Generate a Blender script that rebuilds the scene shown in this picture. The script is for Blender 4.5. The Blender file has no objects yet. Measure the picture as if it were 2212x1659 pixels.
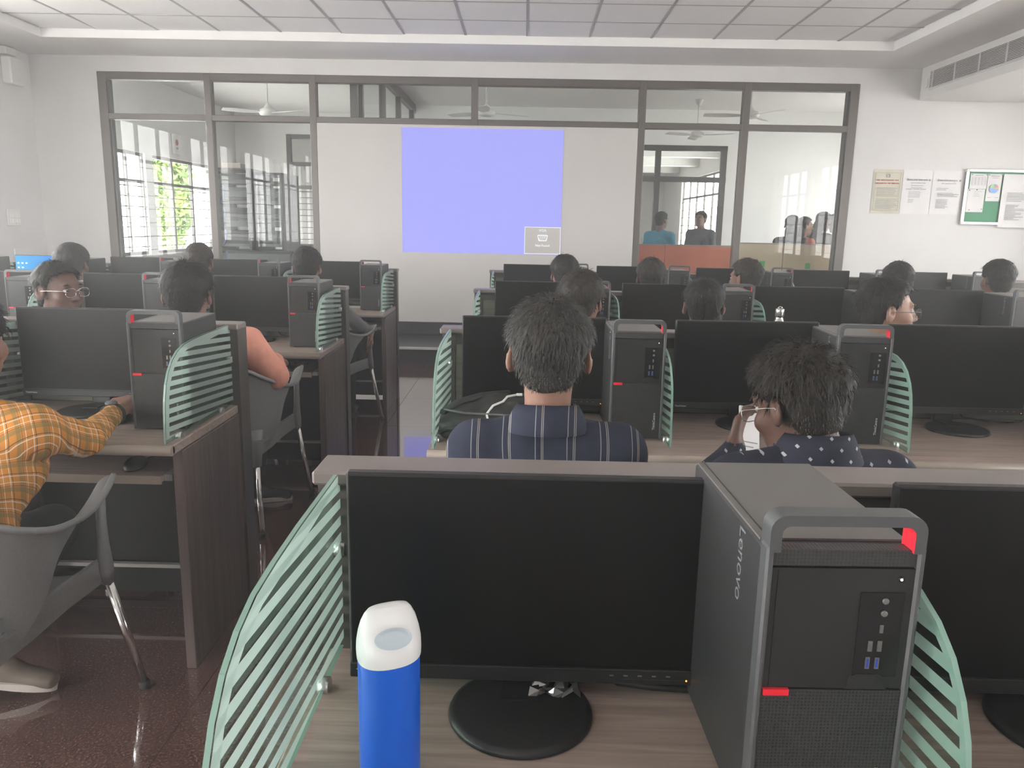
import bpy, math, random
import numpy as np
from mathutils import Vector, Matrix
random.seed(7)
rng = np.random.default_rng(7)
SC = bpy.context.scene
COL = SC.collection
# ------------------------------------------------------------------ camera, sky, daylight, exposure
CAM_F, CAM_P, CAM_Y, CAM_R, CAM_H = 1700.36, 0.1998, 0.0127, 0.0193, 1.4039
def cam_axes():
    p, y, r = CAM_P, CAM_Y, CAM_R
    F = Vector((-math.sin(y)*math.cos(p), math.cos(y)*math.cos(p), -math.sin(p)))
    R = Vector((math.cos(y), math.sin(y), 0)); U = R.cross(F)
    return R*math.cos(r)+U*math.sin(r), U*math.cos(r)-R*math.sin(r), F
_R, _U, _F = cam_axes()
cam = bpy.data.cameras.new('camera'); cam.sensor_width = 36.0; cam.sensor_fit = 'HORIZONTAL'
cam.lens = CAM_F*36.0/2212.0; cam.clip_start = 0.05; cam.clip_end = 200
camo = bpy.data.objects.new('camera', cam); COL.objects.link(camo)
camo.matrix_world = Matrix(((_R.x, _U.x, -_F.x, 0), (_R.y, _U.y, -_F.y, 0), (_R.z, _U.z, -_F.z, CAM_H), (0, 0, 0, 1)))
SC.camera = camo
SKY_STRENGTH = 15.0
cy = SC.cycles; cy.max_bounces = 8; cy.diffuse_bounces = 4; cy.glossy_bounces = 3; cy.transmission_bounces = 4; cy.volume_bounces = 0; cy.transparent_max_bounces = 14
cy.caustics_reflective = False; cy.caustics_refractive = False
wd = bpy.data.worlds.new('sky'); SC.world = wd; wd.use_nodes = True
wd.node_tree.nodes['Background'].inputs[0].default_value = (1.0, 0.957, 0.942, 1)
wd.node_tree.nodes['Background'].inputs[1].default_value = SKY_STRENGTH
SC.view_settings.view_transform = 'Standard'; SC.view_settings.look = 'None'
SC.view_settings.exposure = 0.60; SC.view_settings.gamma = 1.0
SC.view_settings.use_curve_mapping = False
def portal(loc, rot, sx, sy):          # tells the renderer where daylight comes through a window
    l = bpy.data.lights.new('window_daylight', 'AREA'); l.shape = 'RECTANGLE'; l.size = sx; l.size_y = sy
    l.cycles.is_portal = True
    o = bpy.data.objects.new('window_daylight', l); COL.objects.link(o); o.location = loc; o.rotation_euler = rot
HAZE, VEIL_G = .021, .45      # scattering volume added to imitate lens glare over the dark parts
PI = math.pi
XL, XR, YB, YF = -5.44, 6.2, -2.6, 9.0       # room shell
YA = 15.2                                    # far end of the rooms behind the glass
RW = [(-2.35, 0.0), (0.25, 2.6), (4.0, 5.8), (6.85, 8.05)]       # unseen windows, right wall (y0,y1); near ones added to light the near desks
LW = [(-2.35, -0.1), (0.15, 2.4), (2.65, 4.9), (5.15, 7.15)]                               # windows, left wall out of view; more added to brighten the left side
BW = [(-5.1, -2.7)]  # unseen back window added to brighten the near desks
BT = [(4.7, 5.35), (5.45, 6.1)]                               # small windows, back wall, glass darkened to weaken their reflection     # windows, back wall (x0,x1)
WZ0, WZ1 = 0.80, 2.75
WZM = (WZ0+WZ1)/2
for a, b in RW: portal((XR+0.12, (a+b)/2, WZM), (0, PI/2, 0), WZ1-WZ0, b-a)
for a, b in LW: portal((XL-0.12, (a+b)/2, WZM), (0, -PI/2, 0), WZ1-WZ0, b-a)
for a, b in BW: portal(((a+b)/2, YB-0.12, WZM), (PI/2, 0, 0), b-a, WZ1-WZ0)
SRW = [(9.22, 10.42), (10.60, 11.55), (11.78, 13.95)]                         # windows, left wall of the server room; first is unseen, added to brighten it
LRW = [(9.5, 10.9), (12.0, 13.3)]                             # unseen windows added in the neighbouring lab's right wall to light it
SRZ = [(.45, 3.05), (.88, 2.3), (.88, 2.3)]
for (a, b), (c, d) in zip(SRW, SRZ): portal((XL-0.12, (a+b)/2, (c+d)/2), (0, -PI/2, 0), d-c, b-a)
for a, b in LRW: portal((XR+0.12, (a+b)/2, WZM), (0, PI/2, 0), WZ1-WZ0, b-a)
portal((4.55, 19.0, 1.8), (0, PI/2, 0), 1.8, 8.0)

# ------------------------------------------------------------------ materials
MATS = {}
def nod(nt, t, **kw):
    n = nt.nodes.new(t)
    for k, v in kw.items(): setattr(n, k, v)
    return n
def base(name, col, rough=0.5, metal=0.0, spec=0.5):
    m = bpy.data.materials.new(name); m.use_nodes = True; nt = m.node_tree; b = nt.nodes['Principled BSDF']
    b.inputs['Base Color'].default_value = (*col, 1); b.inputs['Roughness'].default_value = rough
    b.inputs['Metallic'].default_value = metal; b.inputs['Specular IOR Level'].default_value = spec
    MATS[name] = m
    return m, nt, b
def ramp(nt, fac, stops):
    r = nod(nt, 'ShaderNodeValToRGB'); nt.links.new(fac, r.inputs[0])
    el = r.color_ramp.elements
    while len(el) < len(stops): el.new(0.5)
    for e, (p, c) in zip(el, stops): e.position = p; e.color = (*c, 1)
    return r
def coords(nt, scale=(1, 1, 1), kind='Object', rot=(0, 0, 0)):
    tc = nod(nt, 'ShaderNodeTexCoord'); mp = nod(nt, 'ShaderNodeMapping')
    mp.inputs['Scale'].default_value = scale; mp.inputs['Rotation'].default_value = rot
    nt.links.new(tc.outputs[kind], mp.inputs[0]); return mp
def noise(nt, vec, scale=5, detail=4, rough=0.55, dist=0):
    n = nod(nt, 'ShaderNodeTexNoise'); n.inputs['Scale'].default_value = scale; n.inputs['Detail'].default_value = detail
    n.inputs['Roughness'].default_value = rough; n.inputs['Distortion'].default_value = dist
    if vec is not None: nt.links.new(vec.outputs[0], n.inputs['Vector'])
    return n
def bump(nt, b, h, strength=0.2, dist=0.01):
    bp = nod(nt, 'ShaderNodeBump'); bp.inputs['Strength'].default_value = strength; bp.inputs['Distance'].default_value = dist
    nt.links.new(h, bp.inputs['Height']); nt.links.new(bp.outputs[0], b.inputs['Normal'])
def varied(name, c0, c1, scale=(1, 1, 1), ns=6, rough=0.5, metal=0, spec=0.5, bmp=0.0, bd=0.002, detail=4, p0=.3, p1=.7, dist=0):
    m, nt, b = base(name, c0, rough, metal, spec)
    v = coords(nt, scale); n = noise(nt, v, ns, detail, dist=dist)
    r = ramp(nt, n.outputs['Fac'], [(p0, c0), (p1, c1)]); nt.links.new(r.outputs[0], b.inputs['Base Color'])
    if bmp: bump(nt, b, n.outputs['Fac'], bmp, bd)
    return m
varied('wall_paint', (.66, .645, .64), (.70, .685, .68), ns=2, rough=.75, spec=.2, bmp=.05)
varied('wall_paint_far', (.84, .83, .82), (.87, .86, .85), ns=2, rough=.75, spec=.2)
varied('ceiling_paint', (.84, .825, .82), (.86, .845, .84), ns=1.5, rough=.8, spec=.15)
varied('ceiling_tile', (.84, .83, .83), (.88, .87, .87), ns=60, rough=.85, spec=.1, bmp=.08)
base('grid_bar', (.40, .39, .39), .5)
varied('screen_board', (.54, .515, .495), (.57, .545, .525), ns=1.2, rough=.6, spec=.25)
m, nt, b = base('granite_floor', (.1, .05, .05), .10, spec=.6)
b.inputs['Coat Weight'].default_value = 1.0; b.inputs['Coat Roughness'].default_value = .02; b.inputs['Coat IOR'].default_value = 1.85
v = coords(nt, kind='Object'); n1 = noise(nt, v, 140, 6, .7); n2 = noise(nt, v, 3, 3)
r1 = ramp(nt, n1.outputs['Fac'], [(.35, (.042, .024, .021)), (.55, (.14, .074, .064)), (.72, (.27, .165, .145))])
mx = nod(nt, 'ShaderNodeMixRGB', blend_type='MULTIPLY'); mx.inputs[0].default_value = .5
nt.links.new(r1.outputs[0], mx.inputs[1]); nt.links.new(ramp(nt, n2.outputs['Fac'], [(.3, (.7, .7, .7)), (.7, (1, 1, 1))]).outputs[0], mx.inputs[2])
nt.links.new(mx.outputs[0], b.inputs['Base Color'])
varied('granite_dark', (.028, .028, .031), (.055, .055, .06), ns=120, rough=.25, spec=.5)
base('nosing', (.55, .53, .51), .4)
base('joint', (.11, .08, .075), .7)
def wood(name, c0, c1, scale, rough=.42, spec=.4):
    m, nt, b = base(name, c0, rough, spec=spec)
    v = coords(nt, scale); n = noise(nt, v, 3.0, 8, .62, .6)
    r = ramp(nt, n.outputs['Fac'], [(.28, c0), (.5, tuple((a+c)/2 for a, c in zip(c0, c1))), (.72, c1)])
    nt.links.new(r.outputs[0], b.inputs['Base Color']); bump(nt, b, n.outputs['Fac'], .08, .002)
wood('desk_laminate', (.24, .185, .16), (.44, .345, .30), (1.2, 22, 22))
wood('panel_walnut', (.075, .055, .050), (.150, .110, .098), (9, 9, .5))
wood('partition_laminate', (.13, .115, .095), (.22, .195, .165), (1, 14, 14))
base('edge_band', (.30, .25, .21), .4)
varied('partition_frame', (.060, .050, .048), (.085, .072, .068), ns=8, rough=.4)
varied('cap_rail', (.18, .152, .145), (.22, .19, .18), ns=4, rough=.35)
base('joint_shade_black', (.02, .02, .021), .7)  # near black for skirting joints and for shade painted in
varied('black_plastic', (.012, .012, .013), (.017, .017, .018), ns=200, rough=.42, bmp=.05, bd=.0005)
varied('screen_glass', (.006, .006, .0065), (.008, .008, .0085), ns=2, rough=.30, spec=.2)
base('bezel_edge', (.035, .035, .037), .35)
varied('tower_steel', (.026, .026, .027), (.034, .034, .035), ns=300, rough=.45, spec=.6)
base('tower_top', (.135, .127, .124), .42, spec=.6)
base('tower_trim', (.075, .078, .082), .35, spec=.6)
base('tower_panel', (.018, .018, .019), .38)
base('port_panel', (.012, .012, .013), .18)
m, nt, b = base('tower_mesh', (.03, .03, .032), .4)
v = coords(nt, (1, 1, 1)); vo = nod(nt, 'ShaderNodeTexVoronoi'); vo.inputs['Scale'].default_value = 260; vo.inputs['Randomness'].default_value = 0.12
nt.links.new(v.outputs[0], vo.inputs['Vector'])
r = ramp(nt, vo.outputs['Distance'], [(.18, (.004, .004, .004)), (.42, (.036, .036, .038))]); nt.links.new(r.outputs[0], b.inputs['Base Color'])
bump(nt, b, vo.outputs['Distance'], .5, .0015)
base('red_plastic', (.80, .022, .045), .35)
base('silver', (.62, .62, .61), .28, .9)
base('port_metal', (.20, .20, .195), .4, .6); base('usb_blue', (.02, .06, .45), .4)
base('white_print', (.62, .62, .62), .5)
base('grey_print', (.17, .17, .175), .4)
base('chrome', (.75, .74, .73), .12, 1.0)
varied('chair_plastic', (.205, .207, .212), (.235, .238, .243), ns=150, rough=.45, bmp=.03, bd=.0005)
base('rubber', (.02, .02, .02), .7)
base('aluminium', (.125, .108, .10), .38, .2)
base('aluminium_dark', (.095, .09, .088), .4, .25)
def glass(name, tint, refl_rough=0.0, ior=1.5):
    m = bpy.data.materials.new(name); m.use_nodes = True; nt = m.node_tree; nt.nodes.remove(nt.nodes['Principled BSDF'])
    tr = nod(nt, 'ShaderNodeBsdfTransparent'); tr.inputs[0].default_value = (*tint, 1)
    gl = nod(nt, 'ShaderNodeBsdfGlossy'); gl.inputs['Roughness'].default_value = refl_rough
    fr = nod(nt, 'ShaderNodeFresnel'); fr.inputs[0].default_value = ior
    ge = nod(nt, 'ShaderNodeNewGeometry'); sb_ = nod(nt, 'ShaderNodeMath', operation='SUBTRACT'); sb_.inputs[0].default_value = 1.0; nt.links.new(ge.outputs['Backfacing'], sb_.inputs[1])
    ml = nod(nt, 'ShaderNodeMath', operation='MULTIPLY'); nt.links.new(fr.outputs[0], ml.inputs[0]); nt.links.new(sb_.outputs[0], ml.inputs[1])      # thin pane: reflect on the way in only
    mx = nod(nt, 'ShaderNodeMixShader'); nt.links.new(ml.outputs[0], mx.inputs[0]); nt.links.new(tr.outputs[0], mx.inputs[1]); nt.links.new(gl.outputs[0], mx.inputs[2])
    nt.links.new(mx.outputs[0], nt.nodes['Material Output'].inputs[0]); MATS[name] = m
glass('pane_glass', (.93, .95, .945))
glass('dimmed_glass', (.20, .20, .20))  # darkened to dim the back windows' mirror image
glass('divider_glass', (.86, .95, .91))
glass('lens_glass', (.95, .96, .96))
base('glass_edge', (.22, .36, .30), .15, spec=.6)
m = bpy.data.materials.new('frosted_film'); m.use_nodes = True; nt = m.node_tree; nt.nodes.remove(nt.nodes['Principled BSDF']); MATS['frosted_film'] = m
df = nod(nt, 'ShaderNodeBsdfDiffuse'); df.inputs[0].default_value = (.45, .525, .495, 1)
tl = nod(nt, 'ShaderNodeBsdfTranslucent'); tl.inputs[0].default_value = (.50, .58, .55, 1)
tp = nod(nt, 'ShaderNodeBsdfTransparent'); tp.inputs[0].default_value = (.8, .9, .86, 1)
x1 = nod(nt, 'ShaderNodeMixShader'); x1.inputs[0].default_value = .38; nt.links.new(df.outputs[0], x1.inputs[1]); nt.links.new(tl.outputs[0], x1.inputs[2])
x2 = nod(nt, 'ShaderNodeMixShader'); x2.inputs[0].default_value = .20; nt.links.new(x1.outputs[0], x2.inputs[1]); nt.links.new(tp.outputs[0], x2.inputs[2])
nt.links.new(x2.outputs[0], nt.nodes['Material Output'].inputs[0])
def emit(name, col, s=1.0):
    m = bpy.data.materials.new(name); m.use_nodes = True; nt = m.node_tree; nt.nodes.remove(nt.nodes['Principled BSDF'])
    e = nod(nt, 'ShaderNodeEmission'); e.inputs[0].default_value = (*col, 1); e.inputs[1].default_value = s
    nt.links.new(e.outputs[0], nt.nodes['Material Output'].inputs[0]); MATS[name] = m; return m, nt, e
emit('projected_blue', (.30, .305, .72), 1.0)
emit('projected_white', (.80, .80, .82), 1.0)
m, nt, e = emit('desktop_picture', (.02, .25, .75), 1.0)
v = coords(nt, (1, 1, 1)); gr = nod(nt, 'ShaderNodeTexGradient'); nt.links.new(v.outputs[0], gr.inputs[0])
mp = nt.nodes['Mapping']; mp.inputs['Scale'].default_value = (2.2, 1, 1); mp.inputs['Location'].default_value = (.5, 0, 0)
r = ramp(nt, gr.outputs['Fac'], [(0, (.04, .33, .62)), (1, (.01, .13, .55))]); nt.links.new(r.outputs[0], e.inputs[0])
emit('led_orange', (1, .25, .02), 3.0)
emit('led_white', (1, 1, 1), 1.2)
varied('paper', (.70, .685, .69), (.76, .745, .75), ns=5, rough=.7, spec=.15)
varied('paper_cream', (.58, .55, .46), (.63, .60, .50), ns=5, rough=.7, spec=.15)
base('ink', (.30, .30, .31), .8); base('ink_red', (.42, .10, .09), .8)
varied('felt_green', (.09, .27, .16), (.11, .31, .185), ns=300, rough=.9, spec=.1)
base('orange_panel', (.62, .17, .10), .5); base('beige_panel', (.62, .48, .33), .5)
base('sticker_green', (.05, .40, .10), .5)
base('pie_blue', (.20, .36, .72), .6); base('pie_green', (.40, .58, .26), .6); base('pie_red', (.75, .28, .2), .6); base('pie_orange', (.8, .5, .22), .6)
base('rack_black', (.02, .021, .023), .35); base('rack_grey', (.10, .105, .11), .5); base('cable_blue', (.05, .12, .35), .5)
base('switch_white', (.72, .70, .68), .4); base('duct_white', (.70, .68, .665), .5)
base('fan_white', (.70, .69, .67), .4)
varied('bottle_blue', (.002, .10, .58), (.003, .115, .64), ns=4, rough=.32, spec=.5)
base('bottle_cap', (.74, .74, .745), .35, spec=.5); base('steel', (.6, .6, .6), .2, 1)
varied('leather_black', (.014, .014, .015), (.03, .03, .03), ns=9, rough=.55, bmp=.25, bd=.01)
base('cable_white', (.68, .68, .66), .4); base('cable_black', (.015, .015, .015), .45)
varied('leaf', (.05, .10, .02), (.22, .30, .08), ns=2, rough=.6); base('bark', (.10, .075, .05), .9)
varied('render_grey', (.84, .86, .90), (.90, .92, .95), ns=1, rough=.9); varied('ground', (.70, .68, .65), (.80, .78, .75), ns=1, rough=.95)
base('curtain_yellow', (.55, .40, .12), .8)

# ------------------------------------------------------------------ mesh helpers
class MB:
    def __init__(s): s.v = []; s.f = []; s.m = []; s.sm = []
    def add(s, vs, fs, mi=0, smooth=False):
        o = len(s.v); s.v += [tuple(x) for x in vs]
        for f in fs: s.f.append(tuple(i+o for i in f)); s.m.append(mi); s.sm.append(smooth)
        return s
    def box(s, x0, x1, y0, y1, z0, z1, mi=0):
        return s.add([(x0, y0, z0), (x1, y0, z0), (x1, y1, z0), (x0, y1, z0), (x0, y0, z1), (x1, y0, z1), (x1, y1, z1), (x0, y1, z1)],
              [(0, 3, 2, 1), (4, 5, 6, 7), (0, 1, 5, 4), (1, 2, 6, 5), (2, 3, 7, 6), (3, 0, 4, 7)], mi)
    def bbox(s, x0, x1, y0, y1, z0, z1, b=.003, mi=0):
        """box whose edges are chamfered by b"""
        import itertools
        c = []
        X = (x0, x1); Y = (y0, y1); Z = (z0, z1); vs = []; idx = {}
        for i, j, k in itertools.product((0, 1), repeat=3):
            dx = b if i == 0 else -b; dy = b if j == 0 else -b; dz = b if k == 0 else -b
            for a in range(3):
                p = [X[i]+dx, Y[j]+dy, Z[k]+dz]; p[a] = (X, Y, Z)[a][(i, j, k)[a]]
                idx[(i, j, k, a)] = len(vs); vs.append(p)
        fs = []
        for a in range(3):
            o = [q for q in range(3) if q != a]
            for sgn in (0, 1):
                q = []
                for u, w in ((0, 0), (1, 0), (1, 1), (0, 1)):
                    t = [0, 0, 0]; t[a] = sgn; t[o[0]] = u; t[o[1]] = w; q.append(idx[(*t, a)])
                flip = (sgn == 0) != (a == 1)
                fs.append(tuple(q[::-1] if flip else q))
        for a in range(3):
            o = [q for q in range(3) if q != a]
            for u, w in itertools.product((0, 1), repeat=2):
                t0 = [0, 0, 0]; t0[a] = 0; t0[o[0]] = u; t0[o[1]] = w; t1 = list(t0); t1[a] = 1
                q = [idx[(*t0, o[0])], idx[(*t1, o[0])], idx[(*t1, o[1])], idx[(*t0, o[1])]]
                fs.append(tuple(q))
        for t in itertools.product((0, 1), repeat=3): fs.append(tuple(idx[(*t, a)] for a in range(3)))
        return s.add(vs, fs, mi)
    def prism(s, pts, axis, a, b, mi=0, smooth=False):
        """extrude a 2D polygon along an axis from a to b; the 2D axes are the other two in order"""
        def p3(p, t):
            q = list(p); q.insert(axis, t); return q
        n = len(pts); vs = [p3(p, a) for p in pts]+[p3(p, b) for p in pts]
        fs = [tuple(range(n))[::-1], tuple(range(n, 2*n))]
        s.add(vs, fs, mi)
        o = len(s.v)-2*n
        for i in range(n):
            j = (i+1) % n; s.f.append((o+i, o+j, o+n+j, o+n+i)); s.m.append(mi); s.sm.append(smooth)
        return s
    def tube(s, pts, r, seg=10, mi=0, caps=True, flat=1.0):
        pts = [Vector(p) for p in pts]; n = len(pts); rs = r if isinstance(r, (list, tuple)) else [r]*n
        vs = []; up = None
        for i, p in enumerate(pts):
            d = (pts[min(i+1, n-1)]-pts[max(i-1, 0)]).normalized()
            if up is None:
                up = Vector((0, 0, 1)) if abs(d.z) < .9 else Vector((1, 0, 0))
            sd = d.cross(up).normalized(); up = sd.cross(d).normalized()
            for k in range(seg):
                a = 2*PI*k/seg; vs.append(p+sd*math.cos(a)*rs[i]+up*math.sin(a)*rs[i]*flat)
        fs = [(i*seg+k, i*seg+(k+1) % seg, (i+1)*seg+(k+1) % seg, (i+1)*seg+k) for i in range(n-1) for k in range(seg)]
        s.add(vs, fs, mi, True)
        if caps:
            o = len(s.v)-n*seg
            s.f.append(tuple(o+k for k in range(seg))[::-1]); s.m.append(mi); s.sm.append(False)
            s.f.append(tuple(o+(n-1)*seg+k for k in range(seg))); s.m.append(mi); s.sm.append(False)
        return s
    def lathe(s, prof, seg=24, c=(0, 0, 0), mi=0):
        """profile [(r,z)] turned about z"""
        n = len(prof); vs = [(c[0]+r*math.cos(2*PI*k/seg), c[1]+r*math.sin(2*PI*k/seg), c[2]+z) for r, z in prof for k in range(seg)]
        fs = [(i*seg+k, i*seg+(k+1) % seg, (i+1)*seg+(k+1) % seg, (i+1)*seg+k) for i in range(n-1) for k in range(seg)]
        s.add(vs, fs, mi, True)
        o = len(s.v)-n*seg
        if prof[0][0] > 1e-6: s.f.append(tuple(o+k for k in range(seg))[::-1]); s.m.append(mi); s.sm.append(False)
        if prof[-1][0] > 1e-6: s.f.append(tuple(o+(n-1)*seg+k for k in range(seg))); s.m.append(mi); s.sm.append(False)
        return s
    def grid(s, P, mi=0, smooth=True, closed=False):
        """P: rows of points"""
        r, c = len(P), len(P[0]); vs = [p for row in P for p in row]
        fs = [(i*c+j, i*c+(j+1) % c, (i+1)*c+(j+1) % c, (i+1)*c+j) for i in range(r-1) for j in range(c if closed else c-1)]
        return s.add(vs, fs, mi, smooth)
    def mesh(s, name, mats):
        me = bpy.data.meshes.new(name); me.from_pydata(s.v, [], s.f); me.update()
        for m in (mats if isinstance(mats, (list, tuple)) else [mats]): me.materials.append(MATS[m])
        me.polygons.foreach_set('material_index', s.m); me.polygons.foreach_set('use_smooth', s.sm)
        return me
    def build(s, name, mats, parent=None, loc=None, rot=None):
        return link(name, s.mesh(name, mats), parent, loc, rot)
def link(name, me, parent=None, loc=None, rot=None):
    o = bpy.data.objects.new(name, me); COL.objects.link(o)
    if parent is not None: o.parent = parent
    if loc is not None: o.location = loc
    if rot is not None: o.rotation_euler = rot
    return o
def tag(o, label, cat, group=None):
    o['label'] = label; o['category'] = cat
    if group: o['group'] = group
    return o
def thing(name, label, cat, loc=(0, 0, 0), rz=0, group=None):
    o = bpy.data.objects.new(name, None); COL.objects.link(o); o.location = loc; o.rotation_euler = (0, 0, rz)
    o.empty_display_size = .05
    return tag(o, label, cat, group)
def struct(o): o['kind'] = 'structure'; return o
def copy_tree(src, parent=None):
    c = src.copy(); COL.objects.link(c); c.parent = parent
    for ch in src.children: copy_tree(ch, c)
    return c
def text_mesh(name, s, size, mat, parent=None, M=None, align='CENTER', depth=.0004):
    cu = bpy.data.curves.new(name, 'FONT'); cu.body = s; cu.size = size; cu.align_x = align; cu.align_y = 'CENTER'; cu.extrude = depth; cu.resolution_u = 3
    t = bpy.data.objects.new(name, cu); COL.objects.link(t)
    me = bpy.data.meshes.new_from_object(t.evaluated_get(bpy.context.evaluated_depsgraph_get())); me.name = name
    bpy.data.objects.remove(t); bpy.data.curves.remove(cu)
    me.materials.clear(); me.materials.append(MATS[mat])
    o = link(name, me, parent)
    if M is not None: o.matrix_local = M
    return o
def face_cam(loc, tilt=0):       # text standing upright, read from -Y
    return Matrix.Translation(loc) @ Matrix.Rotation(PI/2, 4, 'X') @ Matrix.Rotation(tilt, 4, 'Z')
# ================================================================== STRUCTURE
def S(name, mb, mat, parent=None, loc=None, rot=None):
    o = mb.build(name, mat, parent, loc, rot)
    if parent is None: struct(o)
    return o
# ---- floor: polished slabs with joints
TS = .9
fl = S('floor', MB().box(XL-.2, XR+.2, YB-.2, YA+.2, -.06, -.006), 'joint')
slab = MB().box(-TS/2+.0015, TS/2-.0015, -TS/2+.0015, TS/2-.0015, -.006, 0).mesh('slab', 'granite_floor')
ny0 = 0
xs = [-5.0+TS*i for i in range(13)]
for i, x in enumerate(xs):
    for j in range(13):
        o = link('slab', slab, fl, (x, YB+.3+TS*j, 0)); o.rotation_euler.z = (i*7+j*3) % 4*PI/2
mb = MB()
for i, x in enumerate(xs):
    for j in range(13, 21): mb.box(x-TS/2+.0015, x+TS/2-.0015, YB+.3+TS*j-TS/2, YB+.3+TS*j+TS/2-.003, -.006, 0)
o = mb.build('far_slabs', 'granite_floor', fl); o['kind'] = 'stuff'
# ---- walls with window openings
def wall(name, axis, at, th, u0, u1, z0, z1, holes, mat='wall_paint'):
    """axis 0: plane x=at (u along y); axis 1: plane y=at (u along x); holes [(u0,u1,z0,z1)] side by side"""
    mb = MB()
    def b(ua, ub, za, zb):
        if ub-ua < 1e-4 or zb-za < 1e-4: return
        if axis == 0: mb.box(min(at, at+th), max(at, at+th), ua, ub, za, zb)
        else: mb.box(ua, ub, min(at, at+th), max(at, at+th), za, zb)
    c = u0
    for a, e, h0, h1 in sorted(holes):
        b(c, a, z0, z1); b(a, e, z0, h0); b(a, e, h1, z1); c = e
    b(c, u1, z0, z1)
    return S(name, mb, mat)
nwin = [1]
def grille_window(axis, at, th, u0, u1, z0, z1, n=3, mat='aluminium_dark', bars=7, glass_m='pane_glass', dep=.5):
    nwin[0] += 1
    w = bpy.data.objects.new('window_%d' % nwin[0], None); COL.objects.link(w); struct(w)
    d = th*dep
    def b(mb, ua, ub, za, zb, d0, d1):
        lo, hi = sorted((at+d0, at+d1))
        if axis == 0: mb.box(lo, hi, ua, ub, za, zb)
        else: mb.box(ua, ub, lo, hi, za, zb)
    f = MB(); t = .045
    b(f, u0, u1, z0, z0+t, d-.02, d+.02); b(f, u0, u1, z1-t, z1, d-.02, d+.02); zt = z0+(z1-z0)*.72
    b(f, u0, u1, zt-t/2, zt+t/2, d-.02, d+.02)
    for i in range(n+1):
        u = u0+(u1-u0)*i/n; ua = max(u0, u-t/2); ub = min(u1, u+t/2)
        b(f, ua, ub, z0, z1, d-.021, d+.021)
    f.build('window_frame', mat, w)
    for i in range(n):
        a = u0+(u1-u0)*i/n+t/2; e = u0+(u1-u0)*(i+1)/n-t/2
        for za, zb in ((z0+t, zt-t/2), (zt+t/2, z1-t)):
            p = MB(); b(p, a, e, za, zb, d-.003, d+.003); p.build('pane', glass_m, w)
    g = d-math.copysign(.045, th)
    for k in range(bars):
        z = z0+t+(zt-z0-t)*(k+.5)/bars; p = MB(); b(p, u0, u1, z-.006, z+.006, g-.006, g+.006); p.build('grille_bar', mat, w)
    return w
H0 = 3.5
wall('wall_right', 0, XR, .25, YB, YA, 0, H0, [(a, b, WZ0, WZ1) for a, b in RW+LRW])
wall('wall_left', 0, XL, -.25, YB, YA, 0, H0, [(a, b, WZ0, WZ1) for a, b in LW]+[(a, b, c, d) for (a, b), (c, d) in zip(SRW, SRZ)])
wall('wall_back', 1, YB, -.25, XL, XR, 0, H0, [(a, b, WZ0, WZ1) for a, b in BW]+[(a, b, 1.1, 1.95) for a, b in BT])
for a, b in RW+LRW: grille_window(0, XR, .25, a, b, WZ0, WZ1, 3)
for a, b in LW: grille_window(0, XL, -.25, a, b, WZ0, WZ1, 3)
for a, b in BW: grille_window(1, YB, -.25, a, b, WZ0, WZ1, 3)
grille_window(0, XL, -.25, *SRW[0], *SRZ[0], 2, dep=.25); grille_window(0, XL, -.25, *SRW[1], .88, 2.3, 2, dep=.25); grille_window(0, XL, -.25, *SRW[2], .88, 2.3, 3, dep=.25)
for a, b in BT: grille_window(1, YB, -.25, a, b, 1.1, 1.95, 2, glass_m='dimmed_glass')
# ---- front wall with the glazed opening
OX0, OX1, OZ0, OZ1 = -4.70, 3.57, .30, 2.955
wall('wall_front', 1, YF, .18, XL, XR, 0, H0, [(OX0, OX1, OZ0, OZ1)])
# ---- dropped border and tile ceiling
CX0, CX1, CY0, CY1, CZ = -4.78, 3.52, -1.9, 8.15, 3.20
SZ = 3.118
cl = S('ceiling', MB().box(XL, XR, YB, YF, 3.30, 3.45), 'ceiling_paint')
for i, (a, b, c, d) in enumerate(((XL, XR, CY1, YF), (XL, CX0, CY0, CY1), (CX1, XR, CY0, CY1), (XL, XR, YB, CY0))):
    S('trim_%d' % (i+1), MB().box(a, b, c, d, SZ, 3.32), 'ceiling_paint')
gx = [CX0]+[-.0187+.6*k for k in range(-7, 6)]+[CX1]
gy = [CY1-.57-.6*k for k in range(17)][::-1]+[CY1]
gy = [y for y in gy if y > CY0]; gy = [CY0]+gy
for x in gx[1:-1]: MB().box(-.012, .012, CY0, CY1, CZ-.004, CZ+.03).build('grid_bar', 'grid_bar', cl, (x, 0, 0))
for y in gy[1:-1]: MB().box(CX0, CX1, -.012, .012, CZ-.003, CZ+.028).build('grid_bar', 'grid_bar', cl, (0, y, 0))
tcache = {}
for i in range(len(gx)-1):
    for j in range(len(gy)-1):
        w, d = gx[i+1]-gx[i]-.014, gy[j+1]-gy[j]-.014
        key = (round(w, 3), round(d, 3))
        if key not in tcache: tcache[key] = MB().bbox(-w/2, w/2, -d/2, d/2, 0, .015, .003).mesh('ceiling_tile', 'ceiling_tile')
        o = link('ceiling_tile', tcache[key], cl, ((gx[i]+gx[i+1])/2, (gy[j]+gy[j+1])/2, CZ-.001+random.uniform(-.001, .001)))
        if j == len(gy)-2 and i in (1, 5, 8): o.rotation_euler.x = math.radians(-1.6 if i != 8 else -.8); o.location.z -= .002
        elif j == len(gy)-2 and i == 12: o.rotation_euler.x = math.radians(.5)
        else: o.rotation_euler.x = random.uniform(-.004, .004)
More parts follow.
